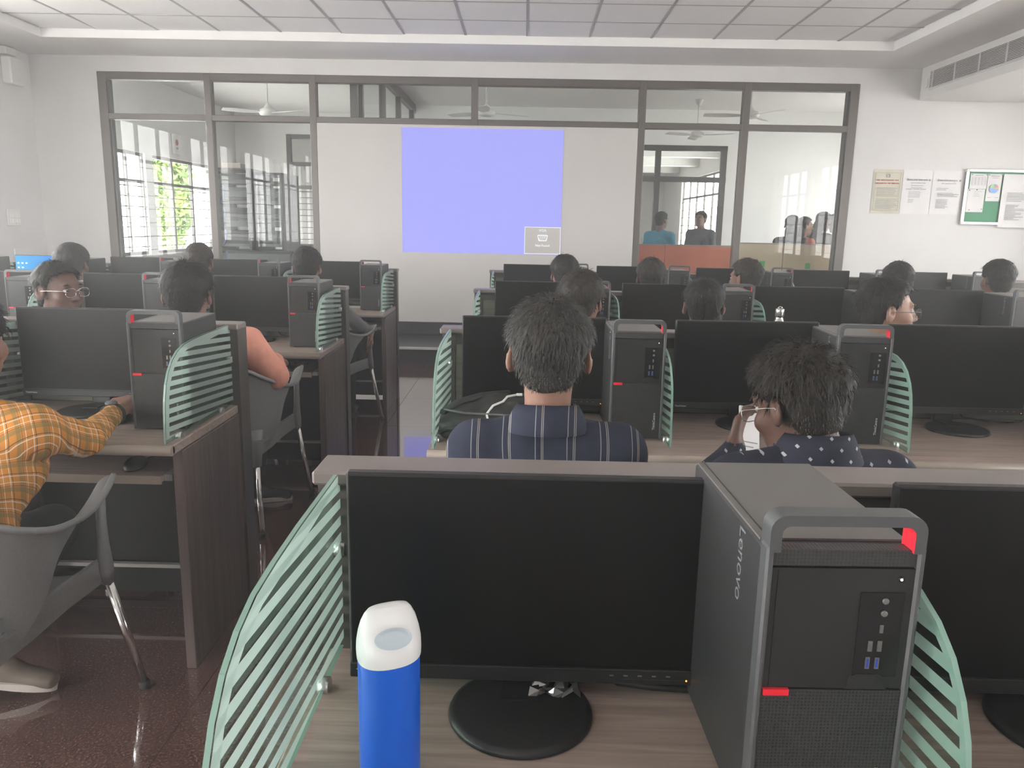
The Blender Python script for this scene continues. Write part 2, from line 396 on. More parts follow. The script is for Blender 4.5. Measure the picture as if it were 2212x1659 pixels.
# ---- platform step and skirting at the front wall
S('platform', MB().box(XL, XR, 7.88, YF, 0, .145), 'granite_dark')
S('trim_5', MB().box(XL, XR, 7.865, 7.885, .145, .168), 'nosing')
bb = S('baseboard_front', MB().box(XL, XR, YF-.012, YF, .145, .285), 'joint_shade_black')
sk = MB().box(-.497, .497, -.01, 0, -.066, .066).mesh('skirting_tile', 'granite_dark')
for k in range(11): link('skirting_tile', sk, bb, (XL+.66+k*1.0, YF-.012, .218))
# ---- aluminium partition frame and panes in the front wall
w1 = bpy.data.objects.new('window_1', None); COL.objects.link(w1); struct(w1)
fy0, fy1 = YF-.012, YF+.09
VX = [(-4.70, -4.605), (-3.535, -3.462), (-2.385, -2.310), (-.617, -.545), (1.208, 1.283), (2.333, 2.408), (3.475, 3.57)]
TRZ = (2.458, 2.522); TOPZ = (2.875, 2.955)
MB().bbox(OX0, OX1, fy0, fy1, TOPZ[0], TOPZ[1], .004).build('frame_rail', 'aluminium', w1)
MB().bbox(OX0, OX1, fy0+.003, fy1-.003, TRZ[0], TRZ[1], .004).build('frame_rail', 'aluminium', w1)
MB().bbox(OX0, OX1, fy0+.003, fy1-.003, OZ0, OZ0+.07, .004).build('frame_rail', 'aluminium', w1)
for i, (a, b) in enumerate(VX):
    z0 = TRZ[0] if i == 3 else OZ0
    MB().bbox(a, b, fy0-.004, fy1+.002, z0, OZ1-.002, .004).build('mullion', 'aluminium', w1)
    if i == 0: MB().box(b, b+.022, fy0+.02, fy1-.01, OZ0, TOPZ[0]).build('glazing_bead', 'aluminium_dark', w1)
    if i == 6: MB().box(a-.022, a, fy0+.02, fy1-.01, OZ0, TOPZ[0]).build('glazing_bead', 'aluminium_dark', w1)
for i in range(6):
    a, b = VX[i][1], VX[i+1][0]
    MB().box(a, b, YF+.035, YF+.041, TRZ[1], TOPZ[0]).build('pane', 'pane_glass', w1)
    if i not in (2, 3): MB().box(a, b, YF+.035, YF+.041, OZ0+.07, TRZ[0]).build('pane', 'pane_glass', w1)
# ---- white board filling the middle bay; the projector's picture on it
sb = MB().bbox(-2.31, 1.208, YF-.016, YF+.02, .288, 2.458, .003).build('projection_board', 'screen_board')
tag(sb, 'white board filling the middle of the glazed front wall', 'board')
pj = thing('projected_image', 'violet blue projector picture with VGA Not Found notice on the white board', 'projection', (0, YF-.02, 0))
PX0, PX1, PZ0, PZ1 = -1.378, .400, 1.078, 2.427
MB().box(PX0, PX1, 0, .002, PZ0, PZ1).build('blue_field', 'projected_blue', pj)
nx0, nx1, nz0, nz1 = -.005, .398, 1.085, 1.382
nb = MB().box(nx0, nx1, -.003, 0, nz0, nz1).build('notice_box', 'screen_board', pj)
fr = MB(); t = .005
for a in ((nx0, nx1, nz0, nz0+t), (nx0, nx1, nz1-t, nz1), (nx0, nx0+t, nz0, nz1), (nx1-t, nx1, nz0, nz1)): fr.box(a[0], a[1], -.0042, -.003, a[2], a[3])
fr.build('notice_border', 'projected_white', nb)
nxc = (nx0+nx1)/2
text_mesh('lettering', 'VGA', .040, 'projected_white', nb, face_cam((nxc, -.004, 1.345)))
text_mesh('lettering', 'Not Found', .036, 'projected_white', nb, face_cam((nxc, -.004, 1.178)))
def loop2(pts, t):     # closed outline strip of a 2D polygon, offset inwards about its centre
    cx = sum(p[0] for p in pts)/len(pts); cz = sum(p[1] for p in pts)/len(pts)
    return [(cx+(x-cx)*(1-t/abs(x-cx) if abs(x-cx) > t else 0), cz+(z-cz)*(1-t/abs(z-cz) if abs(z-cz) > t else 0)) for x, z in pts]
ic = MB(); oz = 1.262
out = [(nxc-.058, oz+.026), (nxc-.050, oz+.034), (nxc+.050, oz+.034), (nxc+.058, oz+.026), (nxc+.046, oz-.026), (nxc+.036, oz-.034), (nxc-.036, oz-.034), (nxc-.046, oz-.026)]
inn = loop2(out, .008)
vs = [(x, -.0042, z) for x, z in out]+[(x, -.0042, z) for x, z in inn]
ic.add(vs, [(i, (i+1) % 8, 8+(i+1) % 8, 8+i) for i in range(8)])
for r in range(3):
    for c in range(5):
        x = nxc-.032+c*.0155+(.004 if r == 0 else 0)-(.003 if r == 2 else 0); z = oz+.016-r*.016
        ic.add([(x+.0048*math.cos(k*PI/3), -.0042, z+.0048*math.sin(k*PI/3)) for k in range(6)], [tuple(range(6))])
ic.build('connector_icon', 'projected_white', nb)

# ================================================================== ROOMS BEHIND THE GLASS
FZ = 3.36
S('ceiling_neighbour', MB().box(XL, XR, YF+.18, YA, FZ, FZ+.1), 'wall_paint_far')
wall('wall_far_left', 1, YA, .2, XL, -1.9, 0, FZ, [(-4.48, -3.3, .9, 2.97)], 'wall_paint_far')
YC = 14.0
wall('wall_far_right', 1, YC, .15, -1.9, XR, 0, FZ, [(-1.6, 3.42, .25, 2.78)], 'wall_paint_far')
# glass partition running back between server room and lab
gp = bpy.data.objects.new('window_%d' % (nwin[0]+1), None); nwin[0] += 1; COL.objects.link(gp); struct(gp)
PXX = -1.94
py = [9.22, 9.52, 11.0, 12.35, 13.75, 15.15]
for i, y in enumerate(py): MB().box(PXX-.04, PXX+.04, y-.04, y+.04, 0, FZ-.05).build('mullion', 'aluminium', gp)
MB().box(PXX-.04, PXX+.04, 9.2, 15.2, FZ-.12, FZ).build('frame_rail', 'aluminium', gp)
MB().box(PXX-.03, PXX+.03, 9.2, 15.2, 2.2, 2.27).build('frame_rail', 'aluminium', gp)
for a, b in zip(py, py[1:]):
    MB().box(PXX-.004, PXX+.004, a+.04, b-.04, .1, 2.2).build('pane', 'pane_glass', gp)
    MB().box(PXX-.004, PXX+.004, a+.04, b-.04, 2.27, FZ-.12).build('pane', 'pane_glass', gp)
# glazed opening in the lab's far wall
go = bpy.data.objects.new('window_%d' % (nwin[0]+1), None); nwin[0] += 1; COL.objects.link(go); struct(go)
for x in (-1.56, -.2, 1.0, 2.25, 3.37): MB().box(x-.045, x+.045, YC-.02, YC+.08, .25, 2.78).build('mullion', 'aluminium_dark', go)
for z in (.29, 2.22, 2.735): MB().box(-1.6, 3.42, YC-.015, YC+.075, z-.045, z+.045).build('frame_rail', 'aluminium_dark', go)
for a, b in ((-1.51, -.25), (-.15, .95), (1.05, 2.2), (2.3, 3.32)):
    for z0, z1 in ((.34, 2.17), (2.27, 2.69)): MB().box(a, b, YC+.02, YC+.026, z0, z1).build('pane', 'pane_glass', go)
# far window/door of the server room
gd = bpy.data.objects.new('window_%d' % (nwin[0]+1), None); nwin[0] += 1; COL.objects.link(gd); struct(gd)
for x in (-4.44, -3.9, -3.34): MB().box(x-.04, x+.04, YA-.03, YA+.06, .9, 2.97).build('mullion', 'aluminium_dark', gd)
for z in (.93, 2.02, 2.44, 2.93): MB().box(-4.48, -3.3, YA-.02, YA+.05, z-.035, z+.035).build('frame_rail', 'aluminium_dark', gd)
for k in range(9): MB().box(-4.48, -3.3, YA-.05, YA-.035, 1.05+k*.11, 1.062+k*.11).build('grille_bar', 'aluminium_dark', gd)
for z0, z1 in ((.96, 1.99), (2.05, 2.41), (2.47, 2.9)): MB().box(-4.4, -3.38, YA+.01, YA+.016, z0, z1).build('pane', 'pane_glass', gd)
S('wall_sky_block', MB().box(-5.4, -2.3, YA+1.6, YA+1.75, 0, 3.3).box(-5.4, -5.3, YA+.2, YA+1.6, 0, 3.3).box(-2.4, -2.3, YA+.2, YA+1.6, 1.0, 3.3), 'wall_paint_far'); S('ceiling_sky_block', MB().box(-5.4, -2.3, YA+.21, YA+1.75, 3.3, 3.4), 'wall_paint_far')  # walls and roof added behind the door to hide the bright sky
# corridor beyond the lab: beams and a receding window row
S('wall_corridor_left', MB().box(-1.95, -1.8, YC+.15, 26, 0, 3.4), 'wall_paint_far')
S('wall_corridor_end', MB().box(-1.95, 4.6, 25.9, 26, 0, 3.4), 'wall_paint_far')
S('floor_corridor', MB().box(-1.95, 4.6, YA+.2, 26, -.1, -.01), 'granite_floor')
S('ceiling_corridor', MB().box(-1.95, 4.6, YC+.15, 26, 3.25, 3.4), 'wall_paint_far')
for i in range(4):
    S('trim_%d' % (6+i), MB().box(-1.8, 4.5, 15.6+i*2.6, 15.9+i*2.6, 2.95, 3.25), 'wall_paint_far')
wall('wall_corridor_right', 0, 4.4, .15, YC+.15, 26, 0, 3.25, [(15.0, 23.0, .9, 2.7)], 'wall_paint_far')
grille_window(0, 4.4, .15, 15.0, 23.0, .9, 2.7, 9, 'aluminium', 6)
# low partitions just behind the glass
def panel(name, label, x0, x1, zt, mat, y=9.55, stick=None):
    t = thing(name, label, 'partition', ((x0+x1)/2, y, 0)); w = (x1-x0)/2
    MB().bbox(-w, w, 0, .04, .05, zt, .004).build('panel_face', mat, t)
    MB().box(-w, w, -.004, .044, zt, zt+.012).build('top_trim', 'edge_band', t)
    for s in (-1, 1): MB().box(s*w-(.03 if s > 0 else 0), s*w+(.03 if s < 0 else 0), .005, .035, 0, .05).build('foot', 'silver', t)
    if stick: MB().box(stick[0]-(x0+x1)/2-.03, stick[0]-(x0+x1)/2+.03, -.002, 0, stick[1]-.035, stick[1]+.035).build('sticker', 'sticker_green', t)
panel('low_partition', 'narrow terracotta panel behind the glass, next to the white board', 1.30, 1.668, 1.195, 'orange_panel')
panel('low_partition', 'wide terracotta panel behind the glass, beside the beige one', 1.675, 2.50, 1.195, 'orange_panel')
panel('low_partition', 'beige panel with green sticker, next to the terracotta panel behind the glass', 2.51, 3.075, 1.235, 'beige_panel', stick=(2.84, .98+.02))
panel('low_partition', 'beige panel with green sticker at the right end of the glazing', 3.08, 4.0, 1.235, 'beige_panel', stick=(3.38, .985))
# ceiling fans
def fan(label, x, y, z, rot):
    t = thing('ceiling_fan', label, 'fan', (x, y, z), rot, 'ceiling fans behind the glass')
    MB().lathe([(.0, -.045), (.06, -.045), (.10, -.03), (.115, 0), (.10, .035), (.05, .06), (.02, .10), (.014, .12)], 20).build('motor', 'fan_white', t)
    MB().tube([(0, 0, .11), (0, 0, FZ-z)], .011, 8).build('downrod', 'fan_white', t)
    MB().lathe([(.012, FZ-z-.09), (.035, FZ-z-.07), (.065, FZ-z-.002)], 16).build('canopy', 'fan_white', t)
    for k in range(3):
        a = k*2*PI/3; R = Matrix.Rotation(a, 3, 'Z')
        pts = []
        for r, w, tl in ((.09, .03, .004), (.17, .05, .010), (.30, .070, .014), (.48, .066, .012), (.58, .055, .010)):
            pts.append([R @ Vector((r, -w, -.006-tl)), R @ Vector((r, w, -.006+tl))])
        mbk = MB(); mbk.grid(pts, 0, False)
        top = [[p+Vector((0, 0, .006)) for p in row][::-1] for row in pts]; mbk.grid(top, 0, False)
        n = len(pts)
        for side in (0, 1):
            for i in range(n-1):
                q = [pts[i][side], pts[i+1][side], pts[i+1][side]+Vector((0, 0, .006)), pts[i][side]+Vector((0, 0, .006))]; mbk.add(q, [(0, 1, 2, 3)])
        q = [pts[-1][0], pts[-1][1], pts[-1][1]+Vector((0, 0, .006)), pts[-1][0]+Vector((0, 0, .006))]; mbk.add(q, [(0, 1, 2, 3)])
        mbk.build('blade', 'fan_white', t)
fan('white ceiling fan seen through the second top pane, over the server racks', -3.45, 10.9, 2.80, math.radians(-28))
fan('white ceiling fan seen through the top pane above the projected picture', -.52, 10.4, 2.78, math.radians(28))
fan('lower hanging white ceiling fan in front of the dark framed opening', 2.66, 12.9, 2.83, math.radians(-32))
fan('white ceiling fan behind the upper right mullion of the front glazing', 2.82, 10.5, 2.82, math.radians(55))
# server racks
def rack(label, x, y, w, d, h, cables):
    t = thing('server_rack', label, 'rack', (x, y, 0))
    f = MB()
    for sx in (-1, 1):
        for sy in (0, 1): f.box(sx*(w/2-.02)-.02, sx*(w/2-.02)+.02, sy*(d-.04), sy*(d-.04)+.04, .04, h)
    f.box(-w/2, w/2, 0, d, h-.03, h); f.box(-w/2, w/2, 0, d, .04, .10); f.build('frame', 'rack_black', t)
    MB().box(w/2-.008, w/2-.002, .04, d-.04, .1, h-.03).build('side_panel', 'rack_black', t)
    MB().box(-w/2+.002, -w/2+.008, .04, d-.04, .1, h-.03).build('side_panel', 'rack_grey', t)
    MB().box(-w/2+.04, w/2-.04, .004, .010, .1, h-.03).build('glass_door', 'lens_glass', t)
    z = .2; k = 0
    while z < h-.15:
        u = .045+.045*(k % 3 == 0); MB().box(-w/2+.045, w/2-.045, .06, d-.1, z, z+u-.004).build('server_unit', 'rack_grey' if k % 2 else 'rack_black', t); z += u+.05*(k % 4 == 2); k += 1
    if cables:
        for i in range(5):
            z = .55+i*.3; pts = [(-w/2+.06+.03*math.sin(q*1.3)+.05, .035-.02*math.sin(q), z+.11*math.cos(q*.9)) for q in [j*.7 for j in range(8)]]
            MB().tube(pts, .008, 6).build('cable_bundle', 'cable_blue', t)
rack('open black server rack with blue cable loops, leftmost behind the glass', -4.09, 11.2, .50, .75, 2.10, True)
rack('black server rack with glass door, right of the cable rack', -3.62, 11.3, .42, .8, 2.05, False)
t = thing('cardboard_box', 'brown cardboard carton lying on top of the leftmost server rack', 'box', (-4.12, 11.4, 2.10))
MB().bbox(-.13, .13, -.1, .1, 0, .075, .004).build('carton', 'edge_band', t); MB().box(-.02, .02, -.101, .101, .0755, .0765).build('tape', 'beige_panel', t)
t = thing('wall_poster', 'small white framed print with a red emblem between the server room windows', 'poster', (XL+.012, 12.6, 2.52), PI/2)
# dark block added mostly to imitate the lab's reflection in the glass
t = thing('reflection_block', 'low dark block imitating the reflection in the glass before the server racks', 'cabinet', (-3.02, 10.3, 0))
MB().bbox(-.72, .72, 0, .4, .05, 1.0, .005).build('body', 'rack_black', t)
for s in (-1, 1):
    dd = MB().bbox(s*.36-.345, s*.36+.345, -.016, 0, .09, .97, .004).build('door', 'rack_grey', t)
    MB().box(s*.05-.01, s*.05+.01, -.03, -.016, .45, .6).build('handle', 'silver', dd)
MB().box(-.70, .70, .02, .38, 0, .05).build('plinth', 'rack_black', t)
pt = [o for o in bpy.data.objects if o.name.startswith('wall_poster')][0]
MB().bbox(-.16, .16, -.008, .004, -.15, .15, .003).build('frame', 'switch_white', pt)
MB().lathe([(.0, 0), (.045, 0), (.045, .002)], 18).build('emblem', 'ink_red', pt, (0, -.0085, .03), (PI/2, 0, 0))
MB().box(-.03, .03, -.010, -.0085, -.07, -.045).build('caption', 'ink', pt)
# outside: ground, neighbouring building, tree
S('ground_outside', MB().box(-40, 40, -30, 50, -1.2, -1.0), 'ground')
t = thing('building', 'pale grey rendered building outside the server room window', 'building', (-13.0, 24.6, -1.0))
bd = MB().box(-2.2, 2.2, -.2, 7, 0, 6.2).build('wall', 'render_grey', t)
for k in range(3):
    wn = MB().box(-1.6+k*1.2, -.9+k*1.2, -.23, -.19, 2.2, 3.4).build('window', 'rack_grey', t)
    MB().box(-1.55+k*1.2, -.95+k*1.2, -.24, -.23, 2.25, 3.35).build('pane', 'pane_glass', wn)
MB().box(-2.4, 2.4, -.4, 7.2, 6.2, 6.4).build('roof', 'render_grey', t)
def tree(label, x, y, h, n):
    t = thing('tree', label, 'tree', (x, y, -1.0), 0)
    MB().tube([(0, 0, 0), (.05, .02, h*.35), (-.05, .05, h*.7)], [.12, .09, .04], 8).build('trunk', 'bark', t)
    mbk = MB(); r = random.Random(int(x*10))
    for i in range(n):
        u = Vector((r.gauss(0, 1), r.gauss(0, 1), r.gauss(0, 1))).normalized()*(r.random()**.4)
        c = Vector((u.x*.62, u.y*.62, h*.62+u.z*h*.36)); a = Vector((r.gauss(0, 1), r.gauss(0, 1), r.gauss(0, 1))).normalized()*.14
        bq = a.cross(Vector((r.gauss(0, 1), r.gauss(0, 1), r.gauss(0, 1)))).normalized()*.05
        mbk.add([c-a, c+bq, c+a, c-bq], [(0, 1, 2, 3)])
    o = mbk.build('foliage', 'leaf', t); o['kind'] = 'stuff'
tree('leafy green tree outside the server room window', -9.75, 22.0, 5.4, 2200)
# ================================================================== WALL FITTINGS
t = thing('air_duct', 'white boxed air conditioning duct with slotted grille under the ceiling', 'air duct', (4.2, 0, 0))
MB().box(.0, XR-4.2-.002, YB+.01, 8.955, 2.79, SZ-.001).build('duct_box', 'duct_white', t)
gy0, gy1, gz0, gz1 = 3.2, 8.76, 2.882, 3.050
MB().box(-.001, 0, gy0, gy1, gz0, gz1).build('grille_shade', 'joint_shade_black', t)  # flat dark sheet painting the shade behind the louvres
gf = MB()
gf.box(-.010, 0, gy0-.02, gy1+.02, gz0-.012, gz0); gf.box(-.010, 0, gy0-.02, gy1+.02, gz1, gz1+.012); gf.box(-.010, 0, gy0-.02, gy0, gz0, gz1); gf.box(-.010, 0, gy1, gy1+.02, gz0, gz1)
gf.build('grille_frame', 'duct_white', t)
for k in range(12):
    z = gz0+.008+k*(gz1-gz0-.016)/11; MB().box(-.007, -.001, gy0, gy1, z-.0028, z+.0028).build('louvre', 'duct_white', t)
for k in range(13):
    y = gy1-.05-k*.43; MB().box(-.010, -.001, y-.006, y+.006, gz0, gz1).build('divider', 'duct_white', t)
MB().bbox(-.012, 0, 8.80, 8.845, 2.90, 2.99, .002).build('control_box', 'switch_white', t)
# posters on the front wall
def sheet(label, x0, x1, z0, z1, mat, prints, name='paper_notice', y=YF, tilt=0, cat='poster'):
    cx, cz = (x0+x1)/2, (z0+z1)/2; w, h = (x1-x0)/2, (z1-z0)/2
    t = thing(name, label, cat, (cx, y, cz)); t.rotation_euler = (0, tilt, 0)
    P = []
    for j in range(7):
        z = -h+2*h*j/6; P.append([(-w+2*w*i/6, -.004-.004*math.sin(i*1.4+j*.9+cx*5)*(.4 if 0 < i < 6 else .1), z) for i in range(7)])
    s = MB().grid(P).build('sheet', mat, t)
    for nm, pm, rects in prints:
        mbp = MB()
        for (a, b, c, d) in rects: mbp.box(a*w, b*w, -.0125, -.0095, c*h, d*h)
        mbp.build(nm, pm, s)
    return t
def para(a, b, top, n, dz, seed=0, ragged=.3, th=.010):
    r = random.Random(seed); return [(a, b-(b-a)*ragged*r.random(), top-k*dz-th, top-k*dz+th) for k in range(n)]
def words(a, b, z, th, n, seed=0):
    r = random.Random(seed); o = []; x = a; st = (b-a)/n
    for k in range(n): o.append((x, x+st*(.72+.18*r.random()), z-th, z+th)); x += st
    return o
bdr = [(-.86, .86, .84, .85), (-.86, .86, -.85, -.84), (-.865, -.855, -.85, .85), (.855, .865, -.85, .85)]
sheet('cream lab rules poster with red heading, leftmost of the three on the front wall', 3.815, 4.135, 1.60, 2.075, 'paper_cream',
      [('border', 'ink', bdr), ('heading', 'ink_red', words(-.78, .78, .52, .022, 5, 1)+words(-.82, .82, .38, .022, 6, 2)), ('emblem', 'ink', [(-.12, .12, .65, .67), (-.13, -.07, .66, .78), (.07, .13, .66, .78), (-.07, .07, .77, .79)]),
       ('printed_text', 'ink', para(-.7, .8, .16, 6, .07, 3)+para(-.7, .8, -.34, 7, .07, 4))])
sheet('white printed notice in the middle of the three posters', 4.14, 4.46, 1.602, 2.073, 'paper',
      [('letterhead', 'ink', words(-.6, .7, .56, .03, 4, 5)+words(-.45, .6, .42, .012, 4, 6)+[(-.72, -.62, .52, .62), (.76, .86, .52, .6)]), ('printed_text', 'ink', para(-.4, .4, .30, 2, .1, 8, .1)+words(-.75, .75, .14, .012, 3, 9)+para(-.5, .3, .02, 6, .05, 10, .1, .006)+para(-.5, -.1, -.34, 3, .06, 11))])
sheet('white printed notice with short text lines, rightmost of the three posters', 4.465, 4.795, 1.605, 2.070, 'paper',
      [('letterhead', 'ink', words(-.55, .7, .56, .03, 4, 12)+words(-.4, .6, .42, .012, 4, 13)+[(-.68, -.58, .52, .62), (.76, .86, .52, .6)]), ('printed_text', 'ink', para(-.7, .1, .2, 2, .07, 14)+para(-.6, .8, -.02, 4, .05, 15)+para(-.65, .3, -.32, 8, .055, 16, .5))])
# notice board
nbx0, nbx1, nbz0, nbz1 = 4.81, 5.95, 1.50, 2.095
t = thing('notice_board', 'green felt notice board with silver frame on the front wall', 'notice board', (nbx0, YF, nbz0))
W_, H_ = nbx1-nbx0, nbz1-nbz0
MB().box(.02, W_-.02, -.02, -.002, .02, H_-.02).build('felt', 'felt_green', t)
for a, b, c, d in ((0, W_, 0, .032), (0, W_, H_-.032, H_), (0, .034, .03, H_-.03), (W_-.034, W_, .03, H_-.03)):
    MB().bbox(a, b, -.036, -.001, c, d, .004).build('frame_bar', 'silver', t)
for a, c in ((0, 0), (0, H_-.034)): MB().bbox(a-.002, a+.036, -.039, -.001, c, c+.036, .006).build('corner_cap', 'switch_white', t)
MB().box(.05, .12, -.0375, -.036, .012, .018).build('maker_tag', 'ink_red', t)
def pins(t, pts):
    for x, z in pts: MB().lathe([(0, .008), (.006, .006), (.006, 0)], 8).build('pin', 'ink', t, (x, -.013, z), (PI/2, 0, 0))
tb = sheet('white timetable sheet pinned at the upper left of the notice board', 4.862, 5.045, 1.885, 2.045, 'paper', [('table', 'ink', [(-.8, .8, z, z+.015) for z in (-.5, -.3, -.1, .1, .3, .5)]+[(x, x+.008, -.5, .5) for x in (-.8, -.4, 0, .4, .79)]), ('printed_text', 'ink', words(-.5, .5, .8, .03, 3, 20))], y=YF-.02, cat='paper')
pins(tb, [(-.08, .07), (.08, .07)])
tb = sheet('creased white sheet pinned below the timetable on the notice board', 4.850, 5.038, 1.635, 1.882, 'paper', [('printed_text', 'ink', para(-.3, .7, .8, 4, .14, 21, .6))], y=YF-.02, cat='paper')
pins(tb, [(-.08, .11), (.0, .115), (-.06, -.10), (.075, -.09)])
tb = sheet('white sheet with a coloured pie chart on the notice board', 5.052, 5.205, 1.755, 2.045, 'paper', [('printed_text', 'ink', words(-.6, .6, .85, .02, 4, 22)+words(-.5, .5, .72, .012, 3, 23)+words(-.8, -.3, -.72, .012, 2, 24)+words(.3, .8, -.72, .012, 2, 25))], y=YF-.02, cat='paper')
pins(tb, [(-.07, .135), (.07, .135), (.07, -.135)])
def sector(a0, a1, mat):
    n = max(2, int(abs(a1-a0)/.15)); pts = [(0, 0)]+[(.048*math.cos(a0+(a1-a0)*i/n), .048*math.sin(a0+(a1-a0)*i/n)) for i in range(n+1)]
    MB().add([(x, -.0128, z-.01) for x, z in pts], [tuple(range(len(pts)))]).build('pie_slice', mat, tb)
for a0, a1, m_ in ((-.02, .12*PI, 'pie_orange'), (.12*PI, .32*PI, 'pie_red'), (.32*PI, .52*PI, 'pie_blue'), (.52*PI, .92*PI, 'pie_green'), (.92*PI, 2*PI-.02, 'pie_blue')): sector(a0, a1, m_)
sheet('large white printed sheet overlapping the right part of the notice board', 5.215, 5.62, 1.475, 2.045, 'paper', [('printed_text', 'ink', para(-.7, .6, .3, 6, .06, 26, .5)+para(-.7, .4, -.15, 12, .05, 27, .6))], y=YF-.034, cat='paper')
# left wall fittings
t = thing('wall_speaker', 'white box speaker mounted high in the left corner', 'speaker', (XL, 8.62, 2.74))
MB().bbox(0, .10, -.11, .11, 0, .27, .012).build('cabinet', 'switch_white', t); MB().box(.10, .103, -.095, .095, .02, .25).build('grille', 'wall_paint', t)
t = thing('junction_box', 'small white junction box above the corner speaker', 'junction box', (XL, 8.60, 3.03))
MB().bbox(0, .07, -.09, .09, 0, .075, .006).build('box', 'switch_white', t); MB().tube([(.03, 0, -.01), (.04, .01, -.03)], .006, 6).build('lead', 'cable_black', t)
t = thing('switch_plate', 'white electrical switch plate on the left wall', 'switch', (XL, 8.46, 1.38))
MB().bbox(0, .012, -.11, .11, -.09, .09, .004).build('plate', 'switch_white', t)
for k in range(5):
    for r_ in (0, 1): MB().bbox(.012, .019, -.085+k*.036, -.055+k*.036, -.062+r_*.06, -.012+r_*.06, .002).build('switch_key', 'wall_paint_far', t)
t = thing('conduit_cover', 'white cable cover panel low on the left wall', 'cover', (XL, 8.62, .90))
MB().bbox(0, .02, -.22, .22, -.06, .15, .004).build('panel', 'switch_white', t); MB().box(.02, .022, -.2, .2, -.05, .14).build('lid', 'wall_paint', t)

# ================================================================== DESKS
PITCH = .757
GLASS_PROF = [(.0, 0), (.004, .06), (.012, .125), (.026, .172), (.045, .205), (.075, .236), (.115, .258), (.165, .272), (.235, .278), (.33, .282), (.545, .284)]
def glass_meshes():
    prof = [(y, z) for y, z in GLASS_PROF]; poly = prof+[(.545, 0.0)]
    g = MB().prism(poly, 0, -.003, .003, 0)
    n = len(poly)
    for i in range(n): g.m[2+i] = 1
    me = g.mesh('glass_divider', ['divider_glass', 'glass_edge'])
    # frosted bands: stripes rising slightly to the back, clipped to an inset outline, and a border ribbon along the curve
    def inset(d):
        cx, cz = .30, .11; o = []
        for y, z in poly:
            dy, dz = y-cx, z-cz; L = math.hypot(dy, dz); o.append((y-dy/L*d, max(.012, z-dz/L*d)))
        return o
    ins = inset(.026)
    def clip(pl, nrm, c):     # keep nrm.p <= c
        o = []
        for i in range(len(pl)):
            a, b = pl[i], pl[(i+1) % len(pl)]; da = nrm[0]*a[0]+nrm[1]*a[1]-c; db = nrm[0]*b[0]+nrm[1]*b[1]-c
            if da <= 0: o.append(a)
            if da*db < 0: t_ = da/(da-db); o.append((a[0]+(b[0]-a[0])*t_, a[1]+(b[1]-a[1])*t_))
        return o
    f = MB(); sl = math.tan(math.radians(-5.0)); nr = (-sl, 1.0)
    pit, wd_ = .0268, .0150; c = -.02
    full = inset(.003)
    while c < .36:
        q = clip(clip(full, nr, c+wd_), (-nr[0], -nr[1]), -c)
        if len(q) >= 3: f.add([(.0034, y, z) for y, z in q], [tuple(range(len(q)))])
        c += pit
    m_ = len(prof)
    oi, ii = inset(.002)[:m_], ins[:m_]
    f.add([(.0038, y, z) for y, z in oi]+[(.0038, y, z) for y, z in ii], [(i, i+1, m_+i+1, m_+i) for i in range(m_-1)])
    return me, f.mesh('frosted_film', 'frosted_film')
GM, GF = glass_meshes()
CLIP = MB().lathe([(.0, .010), (.010, .009), (.014, 0), (.014, -.002)], 12).mesh('clip', 'silver')
BRK = MB().lathe([(.013, -.008), (.013, .008)], 12).mesh('clip', 'silver')
